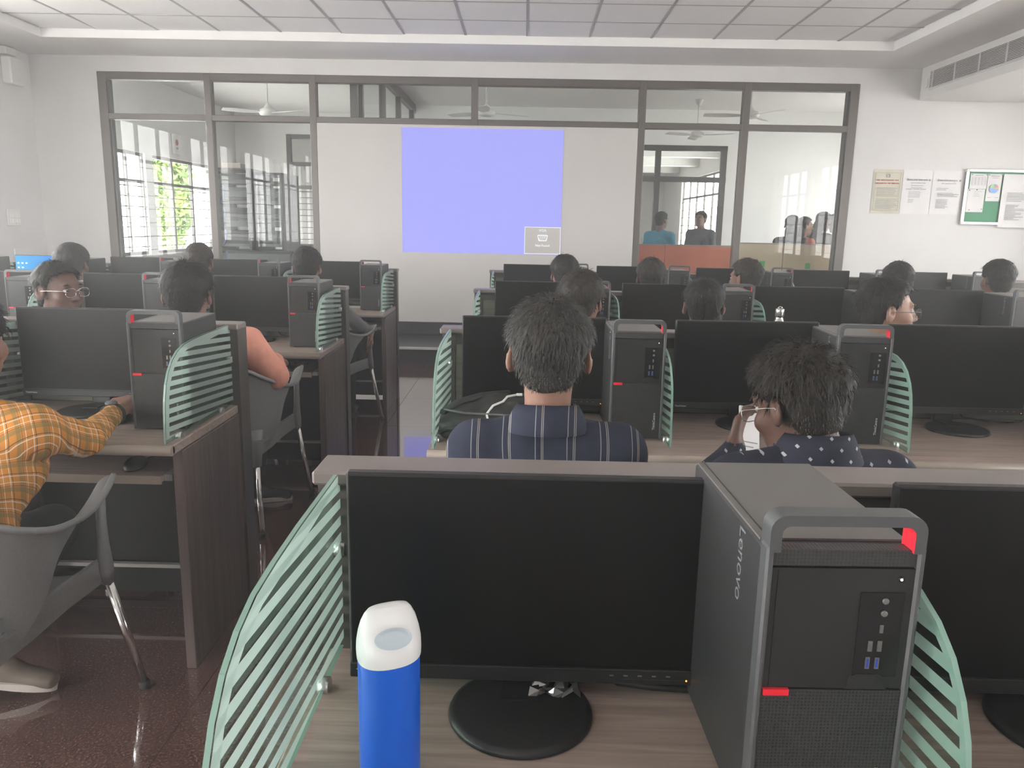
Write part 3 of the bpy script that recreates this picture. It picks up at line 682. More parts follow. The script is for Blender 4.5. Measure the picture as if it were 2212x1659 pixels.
def desk(label, x_left, n, yf, dz=0.0, aisle=-1, tray=True, PITCH=PITCH, dividers=None):
    """a run of n bays; yf = front edge; aisle -1: the open end (with glass) is the left, +1: the right"""
    t = thing('computer_desk', label, 'desk', (x_left, yf, 0)); L = n*PITCH; zt = .75+dz
    yp = .555                                     # partition front face
    P = MB().bbox(-.012, L+.012, .02, yp+.01, zt-.030, zt, .003); P.build('worktop', 'desk_laminate', t)
    ed = MB().tube([(-.012, .018, zt-.015), (L+.012, .018, zt-.015)], .0155, 10); ed.build('edge_band', 'edge_band', t)
    MB().bbox(-.03, L+.03, yp-.015, yp+.075, zt+.272, zt+.294, .004).build('cap_rail', 'cap_rail', t)
    MB().box(-.005, L+.005, yp+.012, yp+.048, .03, zt+.272).build('partition_core', 'partition_frame', t)
    MB().box(-.01, L+.01, yp, yp+.012, zt+.235, zt+.272).build('partition_rail', 'partition_frame', t)
    for i in range(n+1):
        x = i*PITCH; MB().box(x-.024, x+.024, yp-.002, yp+.058, .0, zt+.272).build('partition_post', 'partition_frame', t)
    for i in range(n):
        x = i*PITCH; MB().box(x+.026, x+PITCH-.026, yp+.002, yp+.012, zt+.004, zt+.234).build('partition_panel', 'partition_laminate', t)
        MB().box(x+.026, x+PITCH-.026, yp+.002, yp+.011, .02, zt-.04).build('modesty_panel', 'joint_shade_black', t)  # panel coloured near black to imitate the shade under the desk
    for i in range(n+1):
        x = i*PITCH; end = (i == 0 and aisle < 0) or (i == n and aisle > 0)
        w = .016 if end else .009
        MB().bbox(x-w, x+w, .075, yp+(.055 if not end else .10), 0, zt-.031, .002).build('side_panel', 'panel_walnut', t)
        if end: MB().bbox(x-.019, x+.019, yp+.045, yp+.105, 0, zt+.275, .003).build('end_post', 'partition_frame', t)
        gx_ = x+(.006 if i == 0 else (-.006 if i == n else 0))
        if dividers is None or i in dividers:
            inner = 0 < i < n; g = link('glass_divider', GM, t, (gx_, .085 if inner else .012, zt+.006))
            if inner: g.scale = (1, .865, 1)
            f = link('frosted_film', GF, g)
            for cy in (.10, .43): link('clip', BRK, g, (0, cy, -.001), (0, PI/2, 0))
            link('clip', BRK, g, (0, .548, .16), (0, PI/2, 0))
    for i in range(n):
        x = i*PITCH
        if tray:
            k = MB().bbox(x+.05, x+PITCH-.05, .07, .40, zt-.13, zt-.112, .002).build('keyboard_tray', 'desk_laminate', t)
            MB().box(x+.05, x+PITCH-.05, .062, .07, zt-.134, zt-.108).build('tray_edge', 'edge_band', k)
            for xx in (x+.035, x+PITCH-.035): MB().box(xx-.012, xx+.012, .08, .42, zt-.128, zt-.108).build('tray_runner', 'silver', k)
        MB().box(x+.012, x+PITCH-.012, yp-.05, yp-.03, .138, .152).build('foot_rail', 'nosing', t)
    return t
YR = {1: .575, 2: 2.205, 3: 3.905, 4: 5.80}
YL = {2: 2.185, 3: 3.885, 4: 5.70}
XR0 = {1: -.280, 2: -.262, 3: -.255, 4: -.25}
XL1 = -1.03
desk('brown laminate computer desk nearest the camera, with one blue bottle on it', XR0[1], 4, YR[1], -.005, PITCH=.718)
desk('brown laminate computer desk in the second right-hand row, with black bag', XR0[2], 4, YR[2], PITCH=.712)
desk('brown laminate computer desk in the third right-hand row, with steel bottle', XR0[3], 5, YR[3], PITCH=.745)
desk('brown laminate computer desk in the front right-hand row, closest to the board', XR0[4], 6, YR[4])
desk('brown laminate computer desk of the plaid shirted person, nearest left-hand row', XL1-4*PITCH, 4, YL[2], aisle=1)
desk('brown laminate computer desk in the middle left-hand row, beside the salmon shirt', XL1-5*PITCH, 5, YL[3], aisle=1)
desk('brown laminate computer desk in the front left-hand row, by the white board', XL1-5*PITCH, 5, YL[4], aisle=1)

# ================================================================== COMPUTERS
def rrect(w, h, r, n=5, bottom_square=True):
    """upright arch outline: bottom corners square, top corners rounded, from lower right counter-clockwise; x centred, z 0..h"""
    pts = [(w/2, 0)]
    for k in range(n+1):
        a = k*PI/2/n; pts.append((w/2-r+r*math.cos(a), h-r+r*math.sin(a)))
    for k in range(n+1):
        a = PI/2+k*PI/2/n; pts.append((-w/2+r+r*math.cos(a), h-r+r*math.sin(a)))
    pts.append((-w/2, 0)); return pts
def make_tower():
    t = thing('computer_tower', '', 'computer')
    w, d, h = .0825, .155, .338
    MB().bbox(-w+.002, w-.002, -d+.02, d, .004, h-.003, .003).build('case', 'tower_steel', t)
    MB().box(-w+.004, w-.004, -d+.035, d-.004, h-.003, h-.0005).build('top_panel', 'tower_top', t)
    MB().box(-w+.012, -w+.0135, -d+.035, d-.004, h-.0005, h).build('top_seam', 'tower_panel', t)
    for s in (-1, 1): MB().bbox(s*(w-.004)-.004, s*(w-.004)+.004, -d, -d+.022, .004, h+.004, .0025).build('bezel_edge', 'tower_trim', t)
    MB().box(-w+.008, w-.008, -d+.003, -d+.02, .182, .318).build('drive_panel', 'tower_panel', t)
    MB().box(-w+.014, -w+.0145, -d+.0025, -d+.003, .184, .316).build('panel_groove', 'port_panel', t)
    MB().box(-w+.008, w-.008, -d+.002, -d+.02, .006, .180).build('front_grille', 'tower_mesh', t)
    MB().box(-w+.008, w-.008, -d+.004, -d+.022, .320, .338).build('vent_strip', 'tower_mesh', t)
    MB().box(-w+.009, -w+.036, -d-.0005, -d+.01, .1745, .1815).build('red_tab', 'red_plastic', t)
    MB().box(.020, .066, -d+.0018, -d+.01, .196, .292).build('port_panel', 'port_panel', t)
    MB().prism([(.014, .182), (.058, .182), (.052, .196), (.046, .199), (.024, .199), (.018, .196)], 1, -d+.001, -d+.01).build('card_slot', 'tower_panel', t)
    p = MB().lathe([(.0, .001), (.003, .001), (.003, -.001)], 10)
    pb = p.build('power_button', 'port_panel', t, (.060, -d+.0025, .307), (PI/2, 0, 0)); MB().lathe([(0, .001), (.0014, .001), (.0014, -.001)], 8).build('led', 'led_white', pb, (0, 0, .001))
    for z in (.283, .269): MB().lathe([(.0016, .0005), (.0034, .0012), (.0034, -.001)], 10).build('audio_jack', 'port_metal', t, (.046, -d+.001, z), (PI/2, 0, 0))
    MB().box(.0435, .047, -d+.0005, -d+.002, .247, .256).build('usb_port', 'port_metal', t)
    for x in (.033, .043):
        MB().box(x, x+.0045, -d+.0005, -d+.002, .226, .238).build('usb_port', 'port_metal', t)
        q = MB().box(x-.001, x+.0035, -d+.0005, -d+.002, .206, .219).build('usb_port', 'port_metal', t)
        MB().box(x, x+.002, -d+.0001, -d+.0005, .2075, .2175).build('tongue', 'usb_blue', q)
    # carrying handle
    o = rrect(.161, .040, .017); i = [(x, z) for x, z in rrect(.137, .0285, .009)]
    n = len(o); y0, y1 = -d-.0005, -d+.026
    hb = MB()
    for yy, fl_ in ((y0, 0), (y1, 1)):
        vs = [(x, yy, z+h-.002) for x, z in o]+[(x, yy, z+h-.002) for x, z in i]
        hb.add(vs, [((k, k+1, n+k+1, n+k) if fl_ else (n+k, n+k+1, k+1, k)) for k in range(n-1)])
    hb.add([(x, y0, z+h-.002) for x, z in o]+[(x, y1, z+h-.002) for x, z in o], [(k, k+1, n+k+1, n+k) for k in range(n-1)], 0, True)
    hd = hb.build('handle', 'tower_trim', t)
    li = MB().add([(x, y0, z+h-.002) for x, z in i]+[(x, y1, z+h-.002) for x, z in i], [(n+k, n+k+1, k+1, k) for k in range(n-1)], 0, True)
    li.build('handle_lining', 'red_plastic', hd)
    for sx in (-.06, .06):
        for sy in (-.12, .12): MB().lathe([(.011, 0), (.012, .005)], 10).build('rubber_foot', 'rubber', t, (sx, sy, 0))
    text_mesh('lettering', 'ThinkCentre', .0105, 'white_print', t, face_cam((.057, -d+.0015, .060), PI/2))
    text_mesh('lettering', 'Lenovo', .030, 'grey_print', t, Matrix.Translation((-w+.0015, -d+.085, .285)) @ Matrix.Rotation(-PI/2, 4, 'Z') @ Matrix.Rotation(PI/2, 4, 'X') @ Matrix.Rotation(-PI/2, 4, 'Z'))
    return t
def make_monitor(lift, tag_left=True):
    t = thing('monitor', '', 'monitor')
    w, hh, y0 = .244, .304, .045; z0 = lift
    MB().bbox(-w, w, y0, y0+.018, z0, z0+hh, .003).build('bezel', 'black_plastic', t)
    MB().prism([(y0+.017, z0+.02), (y0+.046, z0+.05), (y0+.050, z0+.17), (y0+.017, z0+.25)], 0, -.17, .17).build('rear_housing', 'black_plastic', t)
    sc = MB().box(-w+.0045, w-.0045, y0-.0006, y0+.001, z0+.024, z0+hh-.0045).build('screen', 'screen_glass', t)
    ch = MB().bbox(-w, w, y0-.003, y0+.004, z0, z0+.0215, .0015).build('chin', 'black_plastic', t)
    MB().box(-w+.001, w-.001, y0-.0034, y0-.0028, z0+.0212, z0+.0232).build('chin_line', 'bezel_edge', t)
    text_mesh('lettering', 'ThinkVision', .0085, 'white_print', ch, face_cam((-w+.030, y0-.0034, z0+.0105)))
    for k in range(5): MB().box(.125+k*.020, .131+k*.020, y0-.0036, y0-.003, z0+.0125, z0+.0145).build('button_mark', 'grey_print', ch)
    MB().box(.110, w-.012, y0-.0034, y0-.003, z0+.0075, z0+.0083).build('button_line', 'bezel_edge', ch)
    MB().lathe([(0, .0006), (.0013, .0006), (.0013, 0)], 8).build('power_led', 'led_orange', ch, (w-.010, y0-.0032, z0+.0078), (PI/2, 0, 0))
    MB().bbox(-.034, .034, y0+.046, y0+.072, .010, z0+.20, .004).build('stand_neck', 'black_plastic', t)
    MB().lathe([(.0, 0), (.097, 0), (.099, .003), (.097, .008), (.090, .011), (0, .012)], 48).build('stand_base', 'black_plastic', t)
    MB().box(-.026, .026, .012, y0+.05, .011, .0135).build('base_plate', 'tower_panel', t)
    MB().tube([(.03, y0+.05, z0+.06), (.05, y0+.085, z0+.02), (.09, y0+.09, .015), (.16, y0+.075, .006), (.24, y0+.07, .005), (.30, y0+.09, .005)], .0035, 6).build('power_cable', 'cable_black', t)
    return t
ORD = ['first', 'second', 'third', 'fourth', 'fifth', 'sixth']
def set_label(o, l): o['label'] = l
TW0 = make_tower(); MN0 = make_monitor(.046); MN1 = make_monitor(.022)
used = {}
def place(src, x, y, z, rz, label, group):
    if src.name not in used: o = src; used[src.name] = 1
    else: o = copy_tree(src)
    o.location = (x, y, z); o.rotation_euler = (0, 0, rz); o['label'] = label; o['group'] = group
    return o
ROWN = {('R', 1): 'nearest desk', ('R', 2): 'second right-hand row', ('R', 3): 'third right-hand row', ('R', 4): 'front right-hand row',
        ('L', 2): 'nearest left-hand row', ('L', 3): 'middle left-hand row', ('L', 4): 'front left-hand row'}
# right block: tower centre x (front face y), monitor centre x
TWR = {1: [(.332, 0), (1.075, .0)], 2: [(.357, 0), (1.052, 0), (1.84, 0)], 3: [(.368, 0), (1.108, 0), (1.852, .0), (2.605, .0)], 4: [(.402, 0), (1.165, 0), (1.938, 0), (2.72, 0), (3.445, 0)]}
MNR = {1: [.008, .752], 2: [.040, .760, 1.475], 3: [.085, .785, 1.51, 2.27], 4: [.08, .812, 1.592, 2.30, 3.06]}
TROT = {(1, 0): .03, (2, 1): -.05, (2, 0): .0, (3, 1): .0}
for r_ in (1, 2, 3, 4):
    zt = .75-(.005 if r_ == 1 else 0)
    for i, (x, dy) in enumerate(TWR[r_]):
        if r_ == 1 and i == 0: lab = 'large black computer tower with red lined handle, nearest to the camera'
        else: lab = 'black computer tower, %s, %s from the aisle' % (ROWN['R', r_], ORD[i])
        yt = YR[r_]+.34 if r_ > 1 else .915
        place(TW0, x, yt+dy, zt, TROT.get((r_, i), 0), lab, 'computer towers on the desks')
    for i, x in enumerate(MNR[r_]):
        if r_ == 1 and i == 0: lab = 'large black monitor on the nearest desk, behind the blue bottle'
        else: lab = 'switched-off black monitor, %s, %s from the aisle' % (ROWN['R', r_], ORD[i])
        src = MN1 if r_ == 1 else MN0
        ym = YR[r_]+.40 if r_ > 1 else .972
        mrot = {(2, 0): .03, (2, 1): .05, (1, 0): .0}.get((r_, i), 0)
        place(src, x, ym, zt, mrot, lab, 'monitors on the desks')
TWL = {2: [-1.135, -1.89], 3: [-1.142, -1.90, -2.62], 4: [-1.143, -1.905, -2.64, -3.37, -4.13]}
MNL = {2: [-1.475, -2.23], 3: [-1.465, -2.19, -2.93], 4: [-1.49, -2.24, -2.98, -3.73, -4.48]}
for r_ in (2, 3, 4):
    for i, x in enumerate(TWL[r_]):
        place(TW0, x, YL[r_]+.345, .75, {(2, 0): .03}.get((r_, i), 0), 'black computer tower, %s, %s from the aisle' % (ROWN['L', r_], ORD[i]), 'computer towers on the desks')
    for i, x in enumerate(MNL[r_]):
        lit = (r_ == 4 and i == 3)
        o = place(MN0, x, YL[r_]+.40, .75, 0, 'black monitor showing a bright blue desktop, front left-hand row' if lit else 'switched-off black monitor, %s, %s from the aisle' % (ROWN['L', r_], ORD[i]), 'monitors on the desks')
        if lit:
            for ch in o.children:
                if ch.name.startswith('screen'):
                    ch.data = ch.data.copy(); ch.data.materials.clear(); ch.data.materials.append(MATS['desktop_picture'])
                    k = 0
                    ic = MB()
                    for a in range(3):
                        for b_ in range(4):
                            if (a, b_) not in ((2, 1), (1, 3)): ic.box(-.225+a*.032, -.211+a*.032, .0435, .0442, .335-b_*.034-.052, .345-b_*.034-.052)
                    ic.build('desktop_icon', 'led_white', ch)
# ================================================================== CHAIRS
def make_chair():
    t = thing('armchair', '', 'chair')
    # plan curve of the shell from the right arm tip round the back to the left arm tip: (x, y, top z, lower z)
    half = [(.262, .225, .690, .655), (.268, .16, .664, .630), (.274, .08, .648, .600), (.276, .0, .650, .555), (.268, -.08, .668, .455), (.225, -.155, .712, .372), (.160, -.205, .765, .375), (.085, -.228, .798, .395), (0, -.235, .808, .392)]
    full = half+[(-x, y, a, b) for x, y, a, b in half[-2::-1]]
    # refine by Catmull-Rom
    def cr(p, n=4):
        o = []
        for i in range(len(p)-1):
            a, b, c, d = (np.array(p[max(i-1, 0)]), np.array(p[i]), np.array(p[i+1]), np.array(p[min(i+2, len(p)-1)]))
            for k in range(n):
                u = k/n; o.append(.5*((2*b)+(c-a)*u+(2*a-5*b+4*c-d)*u*u+(3*b-3*c+d-a)*u**3))
        o.append(np.array(p[-1])); return o
    C = cr(full); rows = []
    for j in range(9):
        v = j/8; row = []
        for x, y, zt, zl in C:
            # the shell flares outwards toward the top rim
            fl_ = .030*v*v+.016*max(0, v-.85)/.15; r_ = math.hypot(x, y+.03); k = 1+fl_/max(r_, .1)
            lean = -.045*(v-.3)*max(0, -y/.235)
            row.append(Vector((x*k, (y+.03)*k-.03+lean, zl+(zt-zl)*v)))
        rows.append(row)
    def shell(rows, th):
        n, m = len(rows), len(rows[0]); inn = []
        for i in range(n):
            q = []
            for j in range(m):
                du = rows[i][min(j+1, m-1)]-rows[i][max(j-1, 0)]; dv = rows[min(i+1, n-1)][j]-rows[max(i-1, 0)][j]
                q.append(rows[i][j]+du.cross(dv).normalized()*th)
            inn.append(q)
        b = MB(); b.grid([r[::-1] for r in rows]); b.grid(inn)
        for e0, e1 in ((rows[0], inn[0]), (inn[-1], rows[-1])): b.grid([e0, e1])
        b.grid([[rows[i][0] for i in range(n)], [inn[i][0] for i in range(n)]]); b.grid([[inn[i][-1] for i in range(n)], [rows[i][-1] for i in range(n)]])
        return b
    shell(rows, .006).build('backrest_shell', 'chair_plastic', t)
    rim = MB().tube([r+Vector((0, 0, 0)) for r in rows[-1]], .009, 8); rim.build('rim', 'chair_plastic', t)
    # seat pan
    S_ = []
    for j in range(9):
        v = j/8; y = -.215+.44*v; row = []
        for i in range(9):
            u = i/4-1; wx = .235+.02*v; z = .438-.018*(1-u*u)-.020*math.sin(v*PI)+(.0-.03*max(0, v-.85)/.15)
            row.append(Vector((u*wx, y, z)))
        S_.append(row)
    shell(S_, -.010).build('seat', 'chair_plastic', t)
    for s in (-1, 1):
        # arm front support and side rail, one moulded piece per side
        a = MB()
        a.tube([(s*.278, .205, .665), (s*.280, .200, .58), (s*.277, .205, .50), (s*.272, .215, .43), (s*.272, .222, .385)], [.018, .016, .019, .026, .022], 10, flat=.8)
        a.build('arm_support', 'chair_plastic', t)
        b = MB(); pts = [(s*.222, -.19, .395), (s*.236, -.08, .402), (s*.250, .06, .418), (s*.268, .205, .425)]
        top = [Vector(p)+Vector((0, 0, .034)) for p in pts]; bot = [Vector(p)-Vector((0, 0, .036)) for p in pts]; off = Vector((-s*.014, 0, 0))
        b.grid([bot, top] if s > 0 else [top, bot]); b.grid([[p+off for p in top], [p+off for p in bot]] if s > 0 else [[p+off for p in bot], [p+off for p in top]])
        b.grid([top, [p+off for p in top]] if s > 0 else [[p+off for p in top], top]); b.grid([[p+off for p in bot], bot] if s > 0 else [bot, [p+off for p in bot]])
        b.build('side_rail', 'chair_plastic', t)
        MB().tube([(s*.188, -.172, .47), (s*.196, -.188, .40), (s*.212, -.222, .315)], [.040, .034, .020], 10).build('leg_socket', 'chair_plastic', t)
        for (p0, p1) in (((s*.212, -.22, .34), (s*.245, -.285, .012)), ((s*.270, .222, .40), (s*.312, .300, .012))):
            lg = MB().tube([p0, p1], .0125, 12).build('leg', 'chrome', t)
            MB().lathe([(.013, 0), (.016, .003), (.016, .022), (.0135, .026)], 12).build('foot_cap', 'rubber', lg, (p1[0], p1[1], 0))
    return t
CH0 = make_chair()
def chair(x, y, rz, label): return place(CH0, x, y, 0, rz, label, 'grey plastic armchairs at the desks')

# ================================================================== PEOPLE: bodies as one implicit surface
def surface_nets(F, org, h):
    neg = F < 0
    c = [neg[:-1, :-1, :-1], neg[1:, :-1, :-1], neg[:-1, 1:, :-1], neg[1:, 1:, :-1], neg[:-1, :-1, 1:], neg[1:, :-1, 1:], neg[:-1, 1:, 1:], neg[1:, 1:, 1:]]
    sm = sum(x.astype(np.int8) for x in c); act = (sm > 0) & (sm < 8)
    I, J, K = np.nonzero(act); n = len(I)
    idx = -np.ones(act.shape, np.int64); idx[I, J, K] = np.arange(n)
    off = np.array([[0, 0, 0], [1, 0, 0], [0, 1, 0], [1, 1, 0], [0, 0, 1], [1, 0, 1], [0, 1, 1], [1, 1, 1]])
    vals = np.stack([F[I+o[0], J+o[1], K+o[2]] for o in off], 1)
    acc = np.zeros((n, 3)); cnt = np.zeros(n)
    for a in range(8):
        for b in range(a+1, 8):
            if np.abs(off[a]-off[b]).sum() != 1: continue
            x = (vals[:, a] < 0) != (vals[:, b] < 0)
            t_ = np.where(x, vals[:, a]/np.where(x, vals[:, a]-vals[:, b], 1), 0)
            acc += np.where(x[:, None], off[a]+(off[b]-off[a])*t_[:, None], 0); cnt += x
    V = (np.stack([I, J, K], 1)+acc/cnt[:, None])*h+org
    Q = []
    for ax in range(3):
        u, w = [(1, 2), (2, 0), (0, 1)][ax]
        sl0 = [slice(None)]*3; sl1 = [slice(None)]*3; sl0[ax] = slice(0, -1); sl1[ax] = slice(1, None)
        a = neg[tuple(sl0)]; b = neg[tuple(sl1)]; ch = a != b
        P = np.stack(np.nonzero(ch), 1); ok = (P[:, u] > 0) & (P[:, w] > 0) & (P[:, u] < F.shape[u]-1) & (P[:, w] < F.shape[w]-1); P = P[ok]
        eu = np.zeros(3, int); eu[u] = 1; ew = np.zeros(3, int); ew[w] = 1
        g = lambda p: idx[p[:, 0], p[:, 1], p[:, 2]]
        q = np.stack([g(P-eu-ew), g(P-ew), g(P), g(P-eu)], 1)
        fl_ = ~a[P[:, 0], P[:, 1], P[:, 2]]; q[fl_] = q[fl_][:, ::-1]; Q.append(q)
    return V, np.concatenate(Q)
class Field:
    def __init__(s, lo, hi, h):
        s.h = h; s.lo = np.array(lo, float); n = np.ceil((np.array(hi)-s.lo)/h).astype(int)+1
        s.F = np.full(n, 1.0); s.B = np.full(n, 1.0); s.L = np.zeros(n, np.int8)
        s.ax = [s.lo[i]+np.arange(n[i])*h for i in range(3)]
    def put(s, fn, lo, hi, k, lab, pad=.05, sub=False):
        i0 = [max(0, int((lo[i]-pad-s.lo[i])/s.h)) for i in range(3)]; i1 = [min(s.F.shape[i], int((hi[i]+pad-s.lo[i])/s.h)+2) for i in range(3)]
        if any(a >= b for a, b in zip(i0, i1)): return
        sl = tuple(slice(a, b) for a, b in zip(i0, i1))
        X, Y, Z = np.meshgrid(*[s.ax[i][sl[i]] for i in range(3)], indexing='ij', sparse=True)
        d = fn(X, Y, Z); a = s.F[sl]
        if sub:
            d = -d; hh = np.clip(.5-.5*(d-a)/k, 0, 1)     # smooth max
            s.F[sl] = d*(1-hh)+a*hh+k*hh*(1-hh)
            return
        hh = np.clip(.5+.5*(a-d)/k, 0, 1); s.F[sl] = a*(1-hh)+d*hh-k*hh*(1-hh)
        m_ = d < s.B[sl]; s.B[sl] = np.where(m_, d, s.B[sl]); s.L[sl] = np.where(m_, lab, s.L[sl])
    def cone(s, a, b, r0, r1, k=.02, lab=0, wx=None):
        a = np.array(a, float); b = np.array(b, float); ab = b-a; L2 = max(ab@ab, 1e-9)
        R = max(r0, r1)*(wx[1] if wx else 1)
        def fn(X, Y, Z):
            t_ = np.clip(((X-a[0])*ab[0]+(Y-a[1])*ab[1]+(Z-a[2])*ab[2])/L2, 0, 1)
            dx, dy, dz = X-a[0]-ab[0]*t_, Y-a[1]-ab[1]*t_, Z-a[2]-ab[2]*t_
            if wx:      # widened across a horizontal direction
                (cx, cy), f = wx; u = dx*cx+dy*cy; vx, vy = dx-u*cx, dy-u*cy
                return (np.sqrt((u/f)**2+vx*vx+vy*vy+dz*dz)-(r0+(r1-r0)*t_))*(1+.15*(f-1))
            return np.sqrt(dx*dx+dy*dy+dz*dz)-(r0+(r1-r0)*t_)
        s.put(fn, np.minimum(a, b)-R, np.maximum(a, b)+R, k, lab)
    def ell(s, c, r, M, k=.015, lab=0, sub=False, infl=0):
        c = np.array(c, float); r = np.array(r, float); Mi = np.array(M)      # columns = axes
        R = max(r)+infl
        def fn(X, Y, Z):
            dx, dy, dz = X-c[0], Y-c[1], Z-c[2]
            p = [(dx*Mi[0, i]+dy*Mi[1, i]+dz*Mi[2, i]) for i in range(3)]
            k0 = np.sqrt(sum((p[i]/r[i])**2 for i in range(3))); k1 = np.sqrt(sum((p[i]/r[i]**2)**2 for i in range(3)))
            return k0*(k0-1)/np.maximum(k1, 1e-6)-infl
        s.put(fn, c-R, c+R, k, lab, sub=sub)
    def mesh(s, name, mats, noise_amp=0):
        V, Q = surface_nets(s.F, s.lo, s.h)
        me = bpy.data.meshes.new(name); me.vertices.add(len(V)); me.vertices.foreach_set('co', V.ravel())
        me.loops.add(len(Q)*4); me.loops.foreach_set('vertex_index', Q.ravel().astype(np.int32))
        me.polygons.add(len(Q)); me.polygons.foreach_set('loop_start', np.arange(len(Q), dtype=np.int32)*4); me.polygons.foreach_set('loop_total', np.full(len(Q), 4, np.int32))
        for m in mats: me.materials.append(MATS[m])
        C = V[Q].mean(1); ii = np.clip(np.rint((C-s.lo)/s.h).astype(int), 0, np.array(s.L.shape)-1)
        me.polygons.foreach_set('material_index', s.L[ii[:, 0], ii[:, 1], ii[:, 2]].astype(np.int32))
        me.polygons.foreach_set('use_smooth', np.ones(len(Q), bool)); me.update(calc_edges=True); me.validate()
        return me
def rotm(yaw, pitch=0, roll=0):
    return (Matrix.Rotation(yaw, 3, 'Z') @ Matrix.Rotation(pitch, 3, 'X') @ Matrix.Rotation(roll, 3, 'Y'))
def smooth_noise(X, Y, Z, f, seed):
    r = np.random.default_rng(seed); o = 0
    for _ in range(5):
        k = r.normal(size=3)*f; o = o+np.sin(k[0]*X+k[1]*Y+k[2]*Z+r.uniform(0, 6.28))
    return o/5
SKIN, SHIRT, PANTS, SHOE = 0, 1, 2, 3
def hand(fl, w, d, n, curl=.5, k=.006, sc=1.0, thumb=1):
    """w wrist, d direction of the fingers, n direction the palm faces; the thumb sits on the side d x n * thumb"""
    w = Vector(w); d = Vector(d).normalized(); n = Vector(n); n = (n-d*n.dot(d)).normalized(); s_ = d.cross(n)*thumb
    for i in range(4):
        o = (.030-.020*i)*sc
        kn = w+d*(.088-.004*abs(i-1))*sc+s_*o-n*.004
        fl.cone(w+d*.012+s_*o*.55, kn, .0155*sc, .0125*sc, .012, SKIN)
        L = (.040, .045, .042, .033)[i]*sc; p = kn; ang = 0
        for q in range(3):
            ang += curl*(.55, .95, .75)[q]; dd = d*math.cos(ang)+n*math.sin(ang)
            e = p+dd*L*(1, .68, .5)[q]; fl.cone(p, e, (.0098-.0009*q)*sc, (.0090-.0009*q)*sc, k, SKIN); p = e
    b = w+d*.022*sc+s_*.020*sc; m_ = b+(d*.55+s_*.65+n*.25).normalized()*.042*sc; e = m_+(d*.85+s_*.15+n*.35).normalized()*.032*sc; e2 = e+(d*.9-s_*.1+n*.3).normalized()*.024*sc
    fl.cone(b, m_, .016*sc, .0125*sc, .01, SKIN); fl.cone(m_, e, .0118*sc, .0105*sc, k, SKIN); fl.cone(e, e2, .0105*sc, .0085*sc, k, SKIN)
EYE = None
